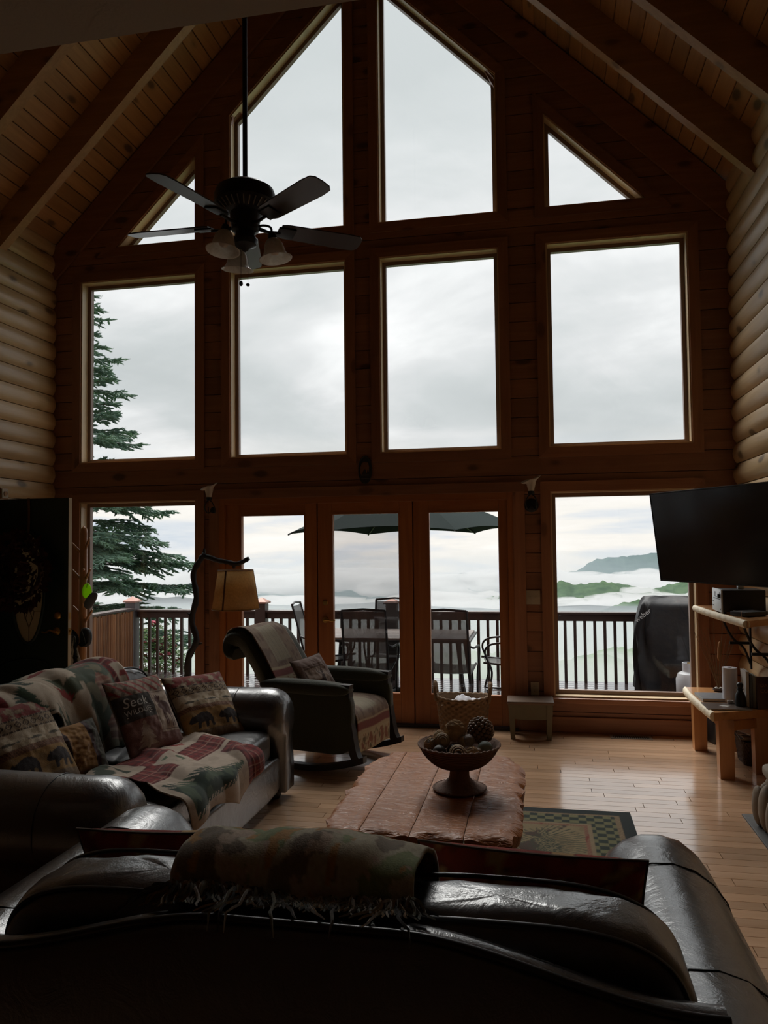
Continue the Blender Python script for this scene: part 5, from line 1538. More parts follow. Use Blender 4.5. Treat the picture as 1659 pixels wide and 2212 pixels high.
mat_plain('sage_paint', (.155, .135, .085), .6, bump=.1, bscale=40, vary=.15)
mat_plain('stool_top', (.17, .11, .075), .55, vary=.2, bscale=20)
so = thing('footstool', 'small sage painted wooden footstool below the wall outlet', 'stool', (-.085, -.20, 0), .02)
MB().bbox(-.195, .195, -.135, .135, .292, .318, .008).build('top', MATS['stool_top'], so, smooth=40)
for s in (-1, 1):
    MB().prism([(-.165, .292), (.165, .292), (.165, .175), (.10, .165), (-.10, .165), (-.165, .175)], s * .110 - .01, s * .110 + .01, 'y').build('apron', MATS['sage_paint'], so)
    MB().box(s * .165 - .01, s * .165 + .01, -.10, .10, .18, .292).build('side_apron', MATS['sage_paint'], so)
    for q in (-1, 1):
        m = MB(); m.hexa([(s * .150 - .018, q * .100 - .018, 0), (s * .150 + .018, q * .100 - .018, 0), (s * .150 + .018, q * .100 + .018, 0), (s * .150 - .018, q * .100 + .018, 0),
                          (s * .160 - .026, q * .105 - .026, .292), (s * .160 + .026, q * .105 - .026, .292), (s * .160 + .026, q * .105 + .026, .292), (s * .160 - .026, q * .105 + .026, .292)])
        m.build('leg', MATS['sage_paint'], so)

# floor register
mat_plain('vent_steel', (.26, .23, .19), .45, .5)
vt = thing('floor_vent', 'metal floor register in front of the right-hand window', 'vent', (.745, -.115, 0))
m = MB(); m.box(-.17, .17, -.062, -.044, 0, .004); m.box(-.17, .17, .044, .062, 0, .004); m.box(-.17, -.145, -.044, .044, 0, .004); m.box(.145, .17, -.044, .044, 0, .004)
m.build('frame', MATS['vent_steel'], vt)
MB().box(-.145, .145, -.044, .044, .0004, .001).build('opening', MATS['dark_gap'], vt)
for i in range(17):
    x = -.136 + i * .017; MB().box(x - .003, x + .003, -.044, .044, .001, .0036).build('louvre', MATS['vent_steel'], vt)

# wall plates
mat_plain('ivory_plastic', (.42, .36, .27), .45); mat_plain('wood_plate', (.30, .15, .06), .45)
sw = thing('switch_plate', 'double light switch plate on the log post right of the glass doors', 'light switch', (-.045, 0, 1.17))
MB().bbox(-.06, .06, -.008, 0, -.062, .062, .003).build('plate', MATS['ivory_plastic'], sw, smooth=30)
for s in (-1, 1): MB().bbox(s * .024 - .004, s * .024 + .004, -.020, -.008, -.004, .012, .001).build('toggle', MATS['ivory_plastic'], sw)
for lb, x, z in (('wall outlet above the sage footstool', -.045, .37), ('wall outlet low beside the floor lamp', -3.06, .37)):
    ol = thing('wall_outlet', lb, 'outlet', (x, 0, z))
    MB().bbox(-.036, .036, -.007, 0, -.058, .058, .003).build('plate', MATS['ivory_plastic'], ol, smooth=30)
    for s in (-1, 1):
        sk = MB().lathe([(0, 0), (.016, 0), (.016, .003), (0, .003)], (0, -.007, s * .021), 16, (0, -1, 0)).build('socket', MATS['ivory_plastic'], ol)
        for q in (-1, 1): MB().box(q * .006 - .001, q * .006 + .001, -.0112, -.0098, s * .021 - .004, s * .021 + .004).build('slot', MATS['dark_gap'], sk)
th = thing('wall_thermostat', 'small pale wall thermostat with round dial above the green door', 'thermostat', (LX + .055, -.80, 2.15))
MB().bbox(0, .022, -.05, .05, -.05, .05, .004).build('backplate', MATS['wood_plate'], th)
MB().bbox(.022, .030, -.042, .042, -.042, .042, .003).build('plate', MATS['ivory_plastic'], th)
MB().lathe([(0, 0), (.024, 0), (.024, .006), (.018, .008), (.016, .006), (0, .006)], (.030, 0, 0), 20, (1, 0, 0)).build('dial', MATS['wood_plate'], th, smooth=40)

# oval plaque over the doors
mat_plain('plaque_dark', (.018, .020, .022), .6); mat_plain('plaque_brown', (.16, .075, .035), .7, vary=.3, bscale=60)
pq = thing('wall_plaque', 'dark oval carved plaque over the middle glass door', 'plaque', (-1.553, -.002, 2.345))
MB().prism([(.062 * math.cos(a), .128 * math.sin(a)) for a in [2 * math.pi * i / 40 for i in range(40)]], -.022, 0, 'y').build('board', MATS['plaque_dark'], pq)
MB().tube([(.060 * math.cos(a), -.022, .126 * math.sin(a)) for a in [2 * math.pi * i / 48 for i in range(48)]], .005, 6, closed=True).build('rim', MATS['plaque_dark'], pq, smooth=60)
MB().prism([(-.045 + .088 * x, -.045 + .13 * y) for x, y in [(0, .1), (.05, .55), (.2, .82), (.5, .92), (.85, .86), (.95, .55), (.93, .2), (.8, .38), (.68, .1), (.55, .42), (.35, .3), (.15, .0)]], -.032, -.021, 'y').build('carved_bear', MATS['plaque_brown'], pq)
for z in (-.052, -.085): MB().prism([(-.04, z), (.04, z), (.037, z + .006), (-.037, z + .006)], -.026, -.021, 'y').build('carved_band', mat_plain('plaque_line%d' % abs(int(z * 1000)), (.10, .10, .09), .7), pq)

# sconces with flared white glass shades
mat_plain('wrought_iron', (.015, .015, .016), .5, .4)
mat_plain('milk_glass', (.60, .56, .52), .35, vary=.1, bscale=18)
def sconce(label, x, z, flip):
    t = thing('wall_sconce', label, 'wall lamp', (x, 0, z))
    MB().lathe([(0, 0), (.058, 0), (.062, .008), (.05, .018), (.03, .022), (0, .023)], (0, 0, 0), 24, (0, -1, 0)).build('backplate', MATS['wrought_iron'], t, smooth=40)
    for s in (-1, 1): MB().tube(bez([(0, -.015, .01), (s * .035, -.06, -.03), (s * .05, -.10, .015), (s * .03, -.115, .07), (0, -.115, .095)], 6), .005, 6).build('scroll', MATS['wrought_iron'], t, smooth=60)
    MB().lathe([(0, 0), (.024, .0), (.03, .018), (.026, .03), (0, .03)], (0, -.115, .09), 16).build('cup', MATS['wrought_iron'], t, smooth=40)
    def sh(u, v):
        a = 2 * math.pi * u; r = lerp(.024, .052, v ** 1.3) + .035 * sstep(.75, 1, v) * max(0, math.cos(a - (0.15 if flip else math.pi - .15))) ** 2 + .035 * sstep(.75, 1, v) * max(0, math.cos(a - (math.pi if flip else 0))) ** 3
        z_ = .11 + .115 * v + .035 * sstep(.6, 1, v) * math.cos(a - (.3 if flip else .3)) ** 3
        return Vector((r * math.cos(a), -.115 + r * .8 * math.sin(a), z_))
    m = MB().grid(sh, 40, 14, closeu=True); m.build('shade', MATS['milk_glass'], t, smooth=180)
    sm = t.children[-1].modifiers.new('Solidify', 'SOLIDIFY') if t.children else None
    if sm: sm.thickness = .004
    return t
sconce('wall sconce with white lily shade left of the glass doors', -3.055, 2.00, False)
sconce('wall sconce with white lily shade right of the glass doors', -.045, 1.985, True)

# ================================================================ FLOOR LAMP
mat_plain('branch_dark', (.018, .015, .017), .6, bump=.5, bscale=40)
def mat_shade():
    m = bpy.data.materials.new('parchment_shade'); m.use_nodes = True; t = NT(m.node_tree); t.n.clear()
    o = t.add('ShaderNodeOutputMaterial'); d = t.add('ShaderNodeBsdfDiffuse'); tr = t.add('ShaderNodeBsdfTranslucent'); mx = t.add('ShaderNodeMixShader')
    tcn = t.add('ShaderNodeTexCoord'); nzv = t.noise(tcn.outputs['Object'], 60, 4)
    c = t.ramp(nzv, [(.3, (.56, .36, .16)), (.7, (.70, .47, .22))]); t.link(c, d.inputs[0]); t.link(c, tr.inputs[0]); mx.inputs[0].default_value = .5
    t.link(d.outputs[0], mx.inputs[1]); t.link(tr.outputs[0], mx.inputs[2]); t.link(mx.outputs[0], o.inputs[0]); MATS['parchment_shade'] = m
mat_shade()
fl_ = thing('floor_lamp', 'floor lamp made of a crooked dark branch with parchment shade', 'lamp', (-3.16, -.38, 0))
BR = [(.0, 0, .02), (.005, 0, .22), (.002, .01, .434), (.022, 0, .644), (.098, 0, .80), (.047, .01, .98), (.097, 0, 1.19), (.068, 0, 1.40), (.14, 0, 1.535), (.185, 0, 1.585)]
MB().tube(bez(BR, 6), [.034 - .010 * i / 54 + .003 * math.sin(i * 1.7) for i in range(55)], 9).build('pole', MATS['branch_dark'], fl_, smooth=60)
MB().tube(bez([(.17, 0, 1.565), (.235, 0, 1.55), (.305, 0, 1.525), (.40, 0, 1.508), (.475, 0, 1.492), (.535, 0, 1.505), (.605, 0, 1.540)], 6), [.024 - .004 * i / 36 + .002 * math.sin(i * 1.9) for i in range(37)], 9).build('arm', MATS['branch_dark'], fl_, smooth=60)
for p, q, r in (((.17, 0, 1.56), (.175, 0, 1.635), .016), ((.06, 0, 1.02), (.015, -.01, 1.045), .012), ((.095, 0, .76), (.155, 0, .775), .012), ((.46, 0, 1.50), (.462, 0, 1.45), .02)):
    MB().tube([p, tuple(lerp(a, b_, .6) for a, b_ in zip(p, q)), q], [r, r * .85, r * .5], 7).build('twig_stub', MATS['branch_dark'], fl_, smooth=60)
MB().lathe([(0, 0), (.15, 0), (.15, .018), (.06, .035), (.03, .05), (0, .05)], (0, 0, 0), 28).build('base', MATS['branch_dark'], fl_, smooth=40)
m = MB(); cx, cz0, cz1 = .478, 1.085, 1.435
m.lathe([(.212, cz0), (.157, cz1)], (cx, 0, 0), 40); m.f = [q for q in m.f if len(q) == 4]
sh = m.build('shade', MATS['parchment_shade'], fl_, smooth=180)
sm = sh.modifiers.new('Solidify', 'SOLIDIFY'); sm.thickness = .003
for r, z in ((.212, cz0), (.157, cz1)): MB().tube([(cx + r * math.cos(a), r * math.sin(a), z) for a in [2 * math.pi * i / 40 for i in range(40)]], .004, 5, closed=True).build('shade_rim', mat_plain('shade_trim%d' % int(z * 100), (.22, .12, .06), .7), sh, smooth=60)
for a in (-1.75, .3, 2.4): MB().beam((cx + .2135 * math.cos(a), .2135 * math.sin(a), cz0), (cx + .1585 * math.cos(a), .1585 * math.sin(a), cz1), .016, .003, (math.cos(a), math.sin(a), 0)).build('shade_seam', mat_plain('seam_brown%d' % int(a * 10 + 30), (.12, .05, .025), .7), sh)
MB().lathe([(0, 0), (.018, 0), (.018, .05), (.03, .07), (.034, .12), (.02, .16), (0, .165)], (cx, 0, 1.21), 14).build('bulb', MATS['milk_glass'], fl_, smooth=60)

# ================================================================ CEILING FAN
mat_plain('fan_bronze', (.012, .011, .012), .42, .35)
mat_plain('fan_blade', (.045, .036, .034), .35, vary=.2, bscale=10)
def mat_frost():
    m = bpy.data.materials.new('frosted_shade'); m.use_nodes = True; t = NT(m.node_tree); t.n.clear()
    o = t.add('ShaderNodeOutputMaterial'); d = t.add('ShaderNodeBsdfPrincipled'); tr = t.add('ShaderNodeBsdfTranslucent'); mx = t.add('ShaderNodeMixShader')
    tcn = t.add('ShaderNodeTexCoord'); nzv = t.noise(tcn.outputs['Object'], 14, 5, .7, 1.5)
    c = t.ramp(nzv, [(.3, (.62, .57, .50)), (.7, (.86, .83, .77))]); t.link(c, d.inputs['Base Color']); t.link(c, tr.inputs[0]); d.inputs['Roughness'].default_value = .3; mx.inputs[0].default_value = .45
    t.link(d.outputs[0], mx.inputs[1]); t.link(tr.outputs[0], mx.inputs[2]); t.link(mx.outputs[0], o.inputs[0]); MATS['frosted_shade'] = m
mat_frost()
FZ = 3.465
fan = thing('ceiling_fan', 'black ceiling fan with frosted glass lamps on a long rod', 'ceiling fan', (-1.55, -3.02, FZ))
FB = MATS['fan_bronze']
MB().tube([(0, 0, .19), (0, 0, RAF - .16 - FZ)], .0135, 10).build('downrod', FB, fan, smooth=60)
MB().lathe([(.0, 0), (.07, 0), (.075, -.06), (.05, -.10), (.02, -.12), (0, -.12)], (0, 0, RAF - .16 - FZ), 24).build('canopy', FB, fan, smooth=40)
MB().lathe([(0, .20), (.03, .20), (.05, .185), (.12, .175), (.158, .15), (.170, .115), (.168, .075), (.140, .045), (.115, .03), (.085, .02), (.080, -.03), (.074, -.075), (.05, -.085), (0, -.085)], (0, 0, 0), 36).build('motor_housing', FB, fan, smooth=35)
for i in range(30):
    a = 2 * math.pi * i / 30; MB().beam((.118 * math.cos(a), .118 * math.sin(a), .028), (.160 * math.cos(a), .160 * math.sin(a), .062), .006, .006).build('vent_rib', MATS['vent_steel'], fan)
for k in range(5):
    a = math.radians(108 + 72 * k); c, s = math.cos(a), math.sin(a); tl = Vector((-s, c, 0)) * math.cos(math.radians(-13)) + Vector((0, 0, 1)) * math.sin(math.radians(-13)); rd = Vector((c, s, 0)); up = rd.cross(tl)
    z0 = Vector((0, 0, -.050))
    br = MB().tube([rd * .07 + z0, rd * .13 + z0 + Vector((0, 0, -.012)), rd * .20 + z0 + Vector((0, 0, -.006))], [.012, .009, .009], 7)
    br.obox(rd * .235 + z0, rd * .05, tl * .042, up * .005, .003); irn = br.build('blade_iron', FB, fan, smooth=40)
    out_ = [(.20, -.052), (.23, -.062), (.60, -.072), (.665, -.066), (.685, -.045), (.69, .0), (.685, .045), (.665, .066), (.60, .072), (.23, .062), (.20, .052)]
    m = MB(); n = len(out_)
    for h in (-.0035, .0035):
        for (r_, w_) in out_: m.v.append(tuple(rd * r_ + tl * w_ + up * (h + .008) + z0))
    m.f = [tuple(reversed(range(n))), tuple(range(n, 2 * n))] + [(i, (i + 1) % n, n + (i + 1) % n, n + i) for i in range(n)]
    m.build('blade', MATS['fan_blade'], fan)
# light kit
MB().lathe([(0, -.085), (.045, -.085), (.05, -.11), (.055, -.15), (.07, -.175), (.062, -.20), (.03, -.215), (.012, -.235), (0, -.24)], (0, 0, .045), 28).build('light_fitter', FB, fan, smooth=40)
for k, a in enumerate((math.radians(247), math.radians(127), math.radians(7))):
    c, s = math.cos(a), math.sin(a); R_ = .14
    MB().tube(bez([(.05 * c, .05 * s, -.085), (.085 * c, .085 * s, -.05), (R_ * c, R_ * s, -.06), ((R_ + .008) * c, (R_ + .008) * s, -.105)], 6), .0065, 7).build('lamp_arm', FB, fan, smooth=60)
    p = Vector(((R_ + .01) * c, (R_ + .01) * s, -.105)); ax = Vector((c * .14, s * .14, -.98)).normalized()
    MB().lathe([(0, -.012), (.018, -.012), (.024, .01), (.028, .035), (0, .036)], p, 14, ax).build('socket', FB, fan, smooth=40)
    pr = [(.026, .022), (.040, .034), (.050, .052), (.056, .076), (.061, .100), (.070, .118), (.085, .130), (.092, .133)]
    m = MB().lathe(pr, p, 32, ax); m.f = [q for q in m.f if len(q) == 4]
    so_ = m.build('lamp_shade', MATS['frosted_shade'], fan, smooth=180); sm = so_.modifiers.new('Solidify', 'SOLIDIFY'); sm.thickness = .0035
    MB().lathe([(0, .03), (.014, .035), (.016, .05), (.028, .07), (.029, .09), (.018, .108), (0, .113)], p, 16, ax).build('bulb', MATS['milk_glass'], so_, smooth=60)
for dx, L in ((.022, .20), (-.018, .19)):
    MB().tube([(dx, -.02, -.175), (dx, -.02, -.175 - L)], .0012, 4).build('pull_chain', FB, fan)
    MB().ball((dx, -.02, -.185 - L), .011, 10, 8, (1, 1, .8 if dx > 0 else 1.3)).build('pull_knob', FB, fan, smooth=180)
# ================================================================ RIGHT WALL: TELEVISION, SHELF, BENCH, HEARTH
mat_plain('tv_black', (.006, .006, .007), .25); mat_plain('tv_screen', (.004, .004, .005), .16, spec=.5); mat_plain('tv_bezel', (.012, .012, .013), .3)
a_, b_ = Vector((.865, -1.02, 0)), Vector((1.435, -2.04, 0)); dirx = (b_ - a_).normalized(); nrm = Vector((-dirx.y, dirx.x, 0)); nrm = nrm if nrm.x < 0 else -nrm
tilt = math.radians(7); Wt, Ht = (b_ - a_).length, .645
upv = (Vector((0, 0, 1)) * math.cos(tilt) + nrm * math.sin(tilt)).normalized(); nn = dirx.cross(upv); nn = nn if nn.dot(nrm) > 0 else -nn
tvc = (a_ + b_) / 2 + Vector((0, 0, 1.685))
tv = thing('television', 'large flat black television angled out from the right log wall', 'television', tvc)
MB().obox((0, 0, 0), dirx * Wt / 2, upv * Ht / 2, nn * .016, .004).build('body', MATS['tv_black'], tv, smooth=40)
MB().obox(nn * .0165, dirx * (Wt / 2 - .009), upv * (Ht / 2 - .010), nn * .001).build('screen', MATS['tv_screen'], tv)
m = MB()
for s in (-1, 1):
    m.obox(upv * s * (Ht / 2 - .004) + nn * .017, dirx * Wt / 2, upv * .004, nn * .003); m.obox(dirx * s * (Wt / 2 - .004) + nn * .017, dirx * .004, upv * Ht / 2, nn * .003)
m.build('bezel', MATS['tv_bezel'], tv)
MB().obox(-nn * .04 - upv * .04, dirx * .30, upv * .16, nn * .03, .01).build('rear_housing', MATS['tv_black'], tv, smooth=40)
wp = Vector((RX - .055, -1.50, 1.66)) - tvc
m = MB(); m.obox(-nn * .075, dirx * .12, upv * .12, nn * .006); m.beam(-nn * .08, (wp + (-nn * .08)) / 2 + Vector((-.05, .12, 0)), .03, .06); m.beam((wp + (-nn * .08)) / 2 + Vector((-.05, .12, 0)), wp, .03, .06); m.obox(wp, (.008, 0, 0), (0, .10, 0), (0, 0, .14))
m.build('wall_mount', MATS['wrought_iron'], tv)

# ---- live-edge slabs
mat_wood('bench_pine', (.55, .27, .10), (.40, .175, .06), 'y', .30, .4, coat=.6, vary=.1)
mat_wood('bench_leg', (.50, .235, .085), (.36, .15, .05), 'z', .36, .4, coat=.3, vary=.15)
mat_plain('peeled_edge', (.74, .64, .47), .6, bump=.8, bscale=16, vary=.3)
def slab(parent, poly, z1, th, edge_pts):
    """flat slab (x,y polygon) with a knobbly peeled edge along edge_pts"""
    MB().prism(poly, z1 - th, z1, 'z').build('slab', MATS['bench_pine'], parent)
    P = bez(edge_pts, 14); m = MB(); n = 10
    for i, p in enumerate(P):
        k = .9 + .35 * math.sin(i * 1.35) * noise.noise(Vector((i * .31, 2, z1))) + .34 * abs(math.sin(i * .8))
        for j in range(n):
            a = math.pi * 2 * j / n; m.v.append((p.x + math.cos(a) * .020 * k, p.y, z1 - th / 2 + math.sin(a) * (th / 2 + .004) * (.9 + .12 * k)))
    for i in range(len(P) - 1):
        for j in range(n): m.f.append((i * n + j, i * n + (j + 1) % n, (i + 1) * n + (j + 1) % n, (i + 1) * n + j))
    m.f += [tuple(reversed(range(n))), tuple((len(P) - 1) * n + j for j in range(n))]
    m.build('live_edge', MATS['peeled_edge'], parent, smooth=50)
bn = thing('log_bench', 'rustic pine bench table with peeled live edge under the shelf', 'bench', (0, 0, 0))
slab(bn, [(1.165, -.27), (1.175, -1.26), (1.60, -1.06), (1.60, -.27)], .462, .055, [(1.160, -.275), (1.150, -.6), (1.158, -.95), (1.172, -1.25)])
for x, y in ((1.235, -.42), (1.262, -1.17), (1.53, -.40), (1.53, -1.02)):
    m = MB(); h = .051
    m.hexa([(x - h * .92, y - h * .92, 0), (x + h * .92, y - h * .92, 0), (x + h * .92, y + h * .92, 0), (x - h * .92, y + h * .92, 0), (x - h, y - h, .407), (x + h, y - h, .407), (x + h, y + h, .407), (x - h, y + h, .407)])
    m.build('leg', MATS['bench_leg'], bn)
for p, q in (((1.225, -.46, .375), (1.245, -1.13, .375)), ((1.31, -1.165, .36), (1.50, -1.05, .36)), ((1.54, -.44, .375), (1.54, -1.0, .375))): MB().beam(p, q, .03, .065).build('apron', MATS['bench_leg'], bn)
sf_ = thing('log_shelf', 'live-edge pine wall shelf holding the receiver under the television', 'shelf', (0, 0, 0))
slab(sf_, [(1.25, -.30), (1.325, -1.60), (1.63, -1.28), (1.63, -.30)], 1.128, .042, [(1.245, -.305), (1.257, -.7), (1.285, -1.15), (1.322, -1.59)])
for y in (-.55, -1.18):
    m = MB(); m.beam((1.60, y, 1.08), (1.60, y, .66), .03, .012, (1, 0, 0)); m.beam((1.60, y, 1.078), (1.36, y, 1.078), .03, .012); m.tube(bez([(1.595, y, .70), (1.55, y, .82), (1.47, y, .90), (1.42, y, 1.0), (1.40, y, 1.07)], 6), .009, 7); m.beam((1.59, y, .86), (1.45, y + .0, .86), .02, .02)
    m.build('iron_bracket', MATS['wrought_iron'], sf_)
MB().tube(bez([(1.60, -1.18, .58), (1.585, -1.18, .75), (1.595, -1.18, .9), (1.60, -1.18, 1.07)], 5), .022, 8).build('branch_brace', MATS['branch_dark'], sf_, smooth=60)

# receiver on the shelf
mat_plain('silver_face', (.62, .64, .66), .35, .2); mat_plain('case_black', (.010, .010, .011), .45)
rc = thing('av_receiver', 'black receiver with silver front panel on the wall shelf', 'receiver', (1.285, -.92, 1.129), 0)
MB().bbox(.012, .30, -.14, .14, .012, .168, .004).build('case', MATS['case_black'], rc, smooth=40)
fp = MB().bbox(0, .012, -.142, .142, .008, .172, .003).build('front_panel', MATS['silver_face'], rc, smooth=40)
MB().bbox(-.003, 0, -.11, .09, .098, .104, .001).build('slot', MATS['case_black'], rc)
m = MB(); m.box(-.002, 0, -.10, -.095, .112, .150); m.box(-.002, 0, .04, .045, .112, .150); m.box(-.002, 0, -.10, .045, .112, .115); m.build('display_frame', MATS['case_black'], rc)
MB().lathe([(0, 0), (.017, 0), (.016, .016), (0, .018)], (0, -.112, .125), 18, (-1, 0, 0)).build('volume_knob', MATS['case_black'], rc, smooth=40)
for i, (y, z) in enumerate(((.11, .075), (.11, .045), (-.12, .03))): MB().box(-.0025, 0, y - .006, y + .006, z - .004, z + .004).build('button', MATS['case_black'], rc)
for x in (.03, .28):
    for y in (-.11, .11): MB().lathe([(0, 0), (.012, 0), (.012, .012), (0, .012)], (x, y, 0), 10).build('foot', MATS['case_black'], rc)
cb = thing('media_player', 'slim black media box lying in front of the receiver', 'media player', (1.43, -1.22, 1.129), .55)
MB().bbox(-.10, .10, -.07, .07, .004, .034, .006).build('case', MATS['case_black'], cb, smooth=40)
for x in (-.08, .08): MB().box(x - .01, x + .01, -.06, .06, 0, .004).build('foot', MATS['case_black'], cb)
for i, (x, y, r_) in enumerate(((1.345, -1.20, .4), (1.368, -1.29, .9))):
    tg = thing('paper_tag', ('white paper tag standing on the shelf beside the media box', 'white cable clip on the near end of the wall shelf')[i], 'tag', (x, y, 1.129), r_)
    MB().prism([(-.012, 0), (.008, 0), (.016, .034), (-.014, .036)], -.0015, .0015, 'y').build('card', MATS['linen_white'], tg)
    MB().box(-.014, .010, -.006, .006, 0, .002).build('foot', MATS['linen_white'], tg)
gm = thing('cable_hub', 'small silver hub standing on top of the receiver', 'hub', (1.45, -.92, 1.298))
MB().bbox(-.02, .02, -.02, .02, 0, .032, .003).build('case', MATS['silver_face'], gm, smooth=40)
for z in (.010, .020): MB().box(-.021, -.0195, -.016, .016, z, z + .004).build('port_slot', MATS['case_black'], gm)

# ---- things on the bench
mat_plain('mag_grey', (.20, .205, .215), .30, vary=.3, bscale=30); mat_plain('paper', (.55, .53, .49), .8); mat_plain('cover_brown', (.075, .055, .045), .3, vary=.5, bscale=14)
def flat_book(name, label, x, y, z, w_, d_, h_, rz, mat, cat):
    t = thing(name, label, cat, (x, y, z), rz)
    MB().box(-w_ / 2 + .004, w_ / 2 - .003, -d_ / 2 + .003, d_ / 2 - .003, .002, h_ - .002).build('pages', MATS['paper'], t)
    for zz in (0, h_ - .002): MB().bbox(-w_ / 2, w_ / 2, -d_ / 2, d_ / 2, zz, zz + .002, .0008).build('cover', MATS[mat], t)
    MB().box(-w_ / 2, -w_ / 2 + .003, -d_ / 2, d_ / 2, .002, h_ - .002).build('spine', MATS[mat], t)
    return t
flat_book('photo_album', 'grey ring binder lying open-side out on the bench', 1.325, -.735, .4625, .30, .25, .022, .05, 'mag_grey', 'binder')
fb = flat_book('magazine', 'dark glossy magazine at the near end of the bench', 1.30, -1.05, .4625, .29, .225, .010, .02, 'cover_brown', 'magazine')
MB().prism([(-.05, -.01), (.0, -.02), (.03, 0), (-.02, .012)], .0101, .0106, 'z').build('cover_print', MATS['paper'], fb)
bkc = [('tall white book', (.55, .53, .50), .255, .018, 1.452), ('thin slate-blue book', (.09, .12, .14), .235, .014, 1.474), ('pale grey-green paperback', (.26, .29, .26), .228, .012, 1.490), ('cream paperback', (.42, .38, .28), .222, .016, 1.507), ('thin white-spined book', (.5, .5, .5), .205, .010, 1.523)]
for i, (nm, c, h_, th_, x) in enumerate(bkc):
    mt = mat_plain('book_cloth%d' % i, c, .5)
    t = thing('book', nm + ' standing upright among the books on the bench', 'book', (x, -.96, .4625), .02 * (i % 3 - 1), 'books standing on the bench')
    MB().box(-th_ / 2 + .0015, th_ / 2 - .0015, -.075, .078, .003, h_ - .004).build('pages', MATS['paper'], t)
    for s in (-1, 1): MB().box(s * th_ / 2 - .001, s * th_ / 2 + .001, -.08, .08, 0, h_).build('cover', mt, t)
    MB().box(-th_ / 2, th_ / 2, -.082, -.079, 0, h_).build('spine', mt, t)
mt = mat_plain('book_maroon', (.055, .018, .014), .35)
dv = thing('book', 'maroon hardback with its cover showing, nearest of the upright books', 'book', (1.585, -1.085, .4625), 0, 'books standing on the bench')
MB().box(-.078, .078, .006, .034, .003, .217).build('pages', MATS['paper'], dv)
for y in (.002, .036): MB().box(-.082, .082, y - .002, y + .002, 0, .222).build('cover', mt, dv)
MB().box(-.082, -.079, .002, .036, 0, .222).build('spine', mt, dv)
mat_plain('gilt_print', (.30, .12, .035), .5)
for s, z, sz in (('DA VINCI', .165, .034), ('CODE', .125, .034)):
    lm = text_mesh(s, sz, .0004, 'LEFT'); lm.xf(Matrix.Translation((-.062, -.0006, z)) @ Matrix.Rotation(math.pi / 2, 4, 'X')); lm.build('title', MATS['gilt_print'], dv)
pr_ = thing('paper_roll', 'white cylinder standing behind the little black bottle', 'paper roll', (1.38, -.83, .4625))
MB().lathe([(.018, 0), (.052, 0), (.052, .25), (.018, .25), (.018, 0)], n=28).build('roll', MATS['linen_white'], pr_, smooth=40)
MB().lathe([(.0175, .0005), (.0185, .0005), (.0185, .2495), (.0175, .2495), (.0175, .0005)], n=16).build('core', MATS['cover_brown'], pr_)
bt = thing('figurine_bottle', 'small black bottle figure standing beside the upright books', 'bottle', (1.402, -1.03, .4625))
MB().lathe([(0, 0), (.036, 0), (.038, .04), (.034, .085), (.020, .115), (.014, .125), (.016, .135), (.022, .15), (.022, .165), (.012, .175), (0, .176)], n=20).build('body', MATS['case_black'], bt, smooth=50)
MB().lathe([(.0165, .128), (.023, .126), (.023, .132), (.0165, .134)], n=20).build('collar', MATS['tv_black'], bt, smooth=50)
cnd = thing('votive_holder', 'small white votive cup beside the black bottle', 'votive', (1.352, -.95, .4625))
MB().lathe([(0, 0), (.018, 0), (.022, .03), (.019, .03), (.016, .006), (0, .006)], n=18).build('cup', MATS['milk_glass'], cnd, smooth=50)
MB().lathe([(0, .006), (.015, .006), (.015, .018), (0, .018)], n=14).build('wax', MATS['linen_white'], cnd)
# dried grasses in a low pebble dish behind the bench
mat_plain('dry_stem', (.20, .13, .07), .8); mat_plain('seed_head', (.36, .17, .06), .9, bump=.6, bscale=60)
gs = thing('dried_grasses', 'tall dried grass stems with an orange seed head behind the binder', 'dried plants', (1.385, -.43, .4625))
MB().lathe([(0, 0), (.03, 0), (.045, .012), (.042, .024), (.035, .016), (0, .014)], n=24).build('dish', MATS['cover_brown'], gs, smooth=40)
grg = random.Random(8)
for i in range(16):
    a = grg.uniform(-.20, .16); b2 = grg.uniform(-.10, .10); L = grg.uniform(.42, .60)
    MB().tube(bez([(0, 0, .015), (a * .35, b2 * .35, L * .4), (a, b2, L)], 4), [.0022] * 5 + [.0016] * 4, 5).build('stem', MATS['dry_stem'], gs, smooth=60)
MB().tube([(.008, 0, .24), (.012, 0, .26), (.018, 0, .33), (.022, 0, .38), (.022, 0, .395)], [.004, .016, .018, .016, .004], 10).build('seed_head', MATS['seed_head'], gs, smooth=60)
for i in range(9):
    a = i * .7; MB().ball((.022 * math.cos(a), .022 * math.sin(a), .026), .009, 8, 6, (1, 1, .7)).build('pebble', MATS['paper'], gs, smooth=180)

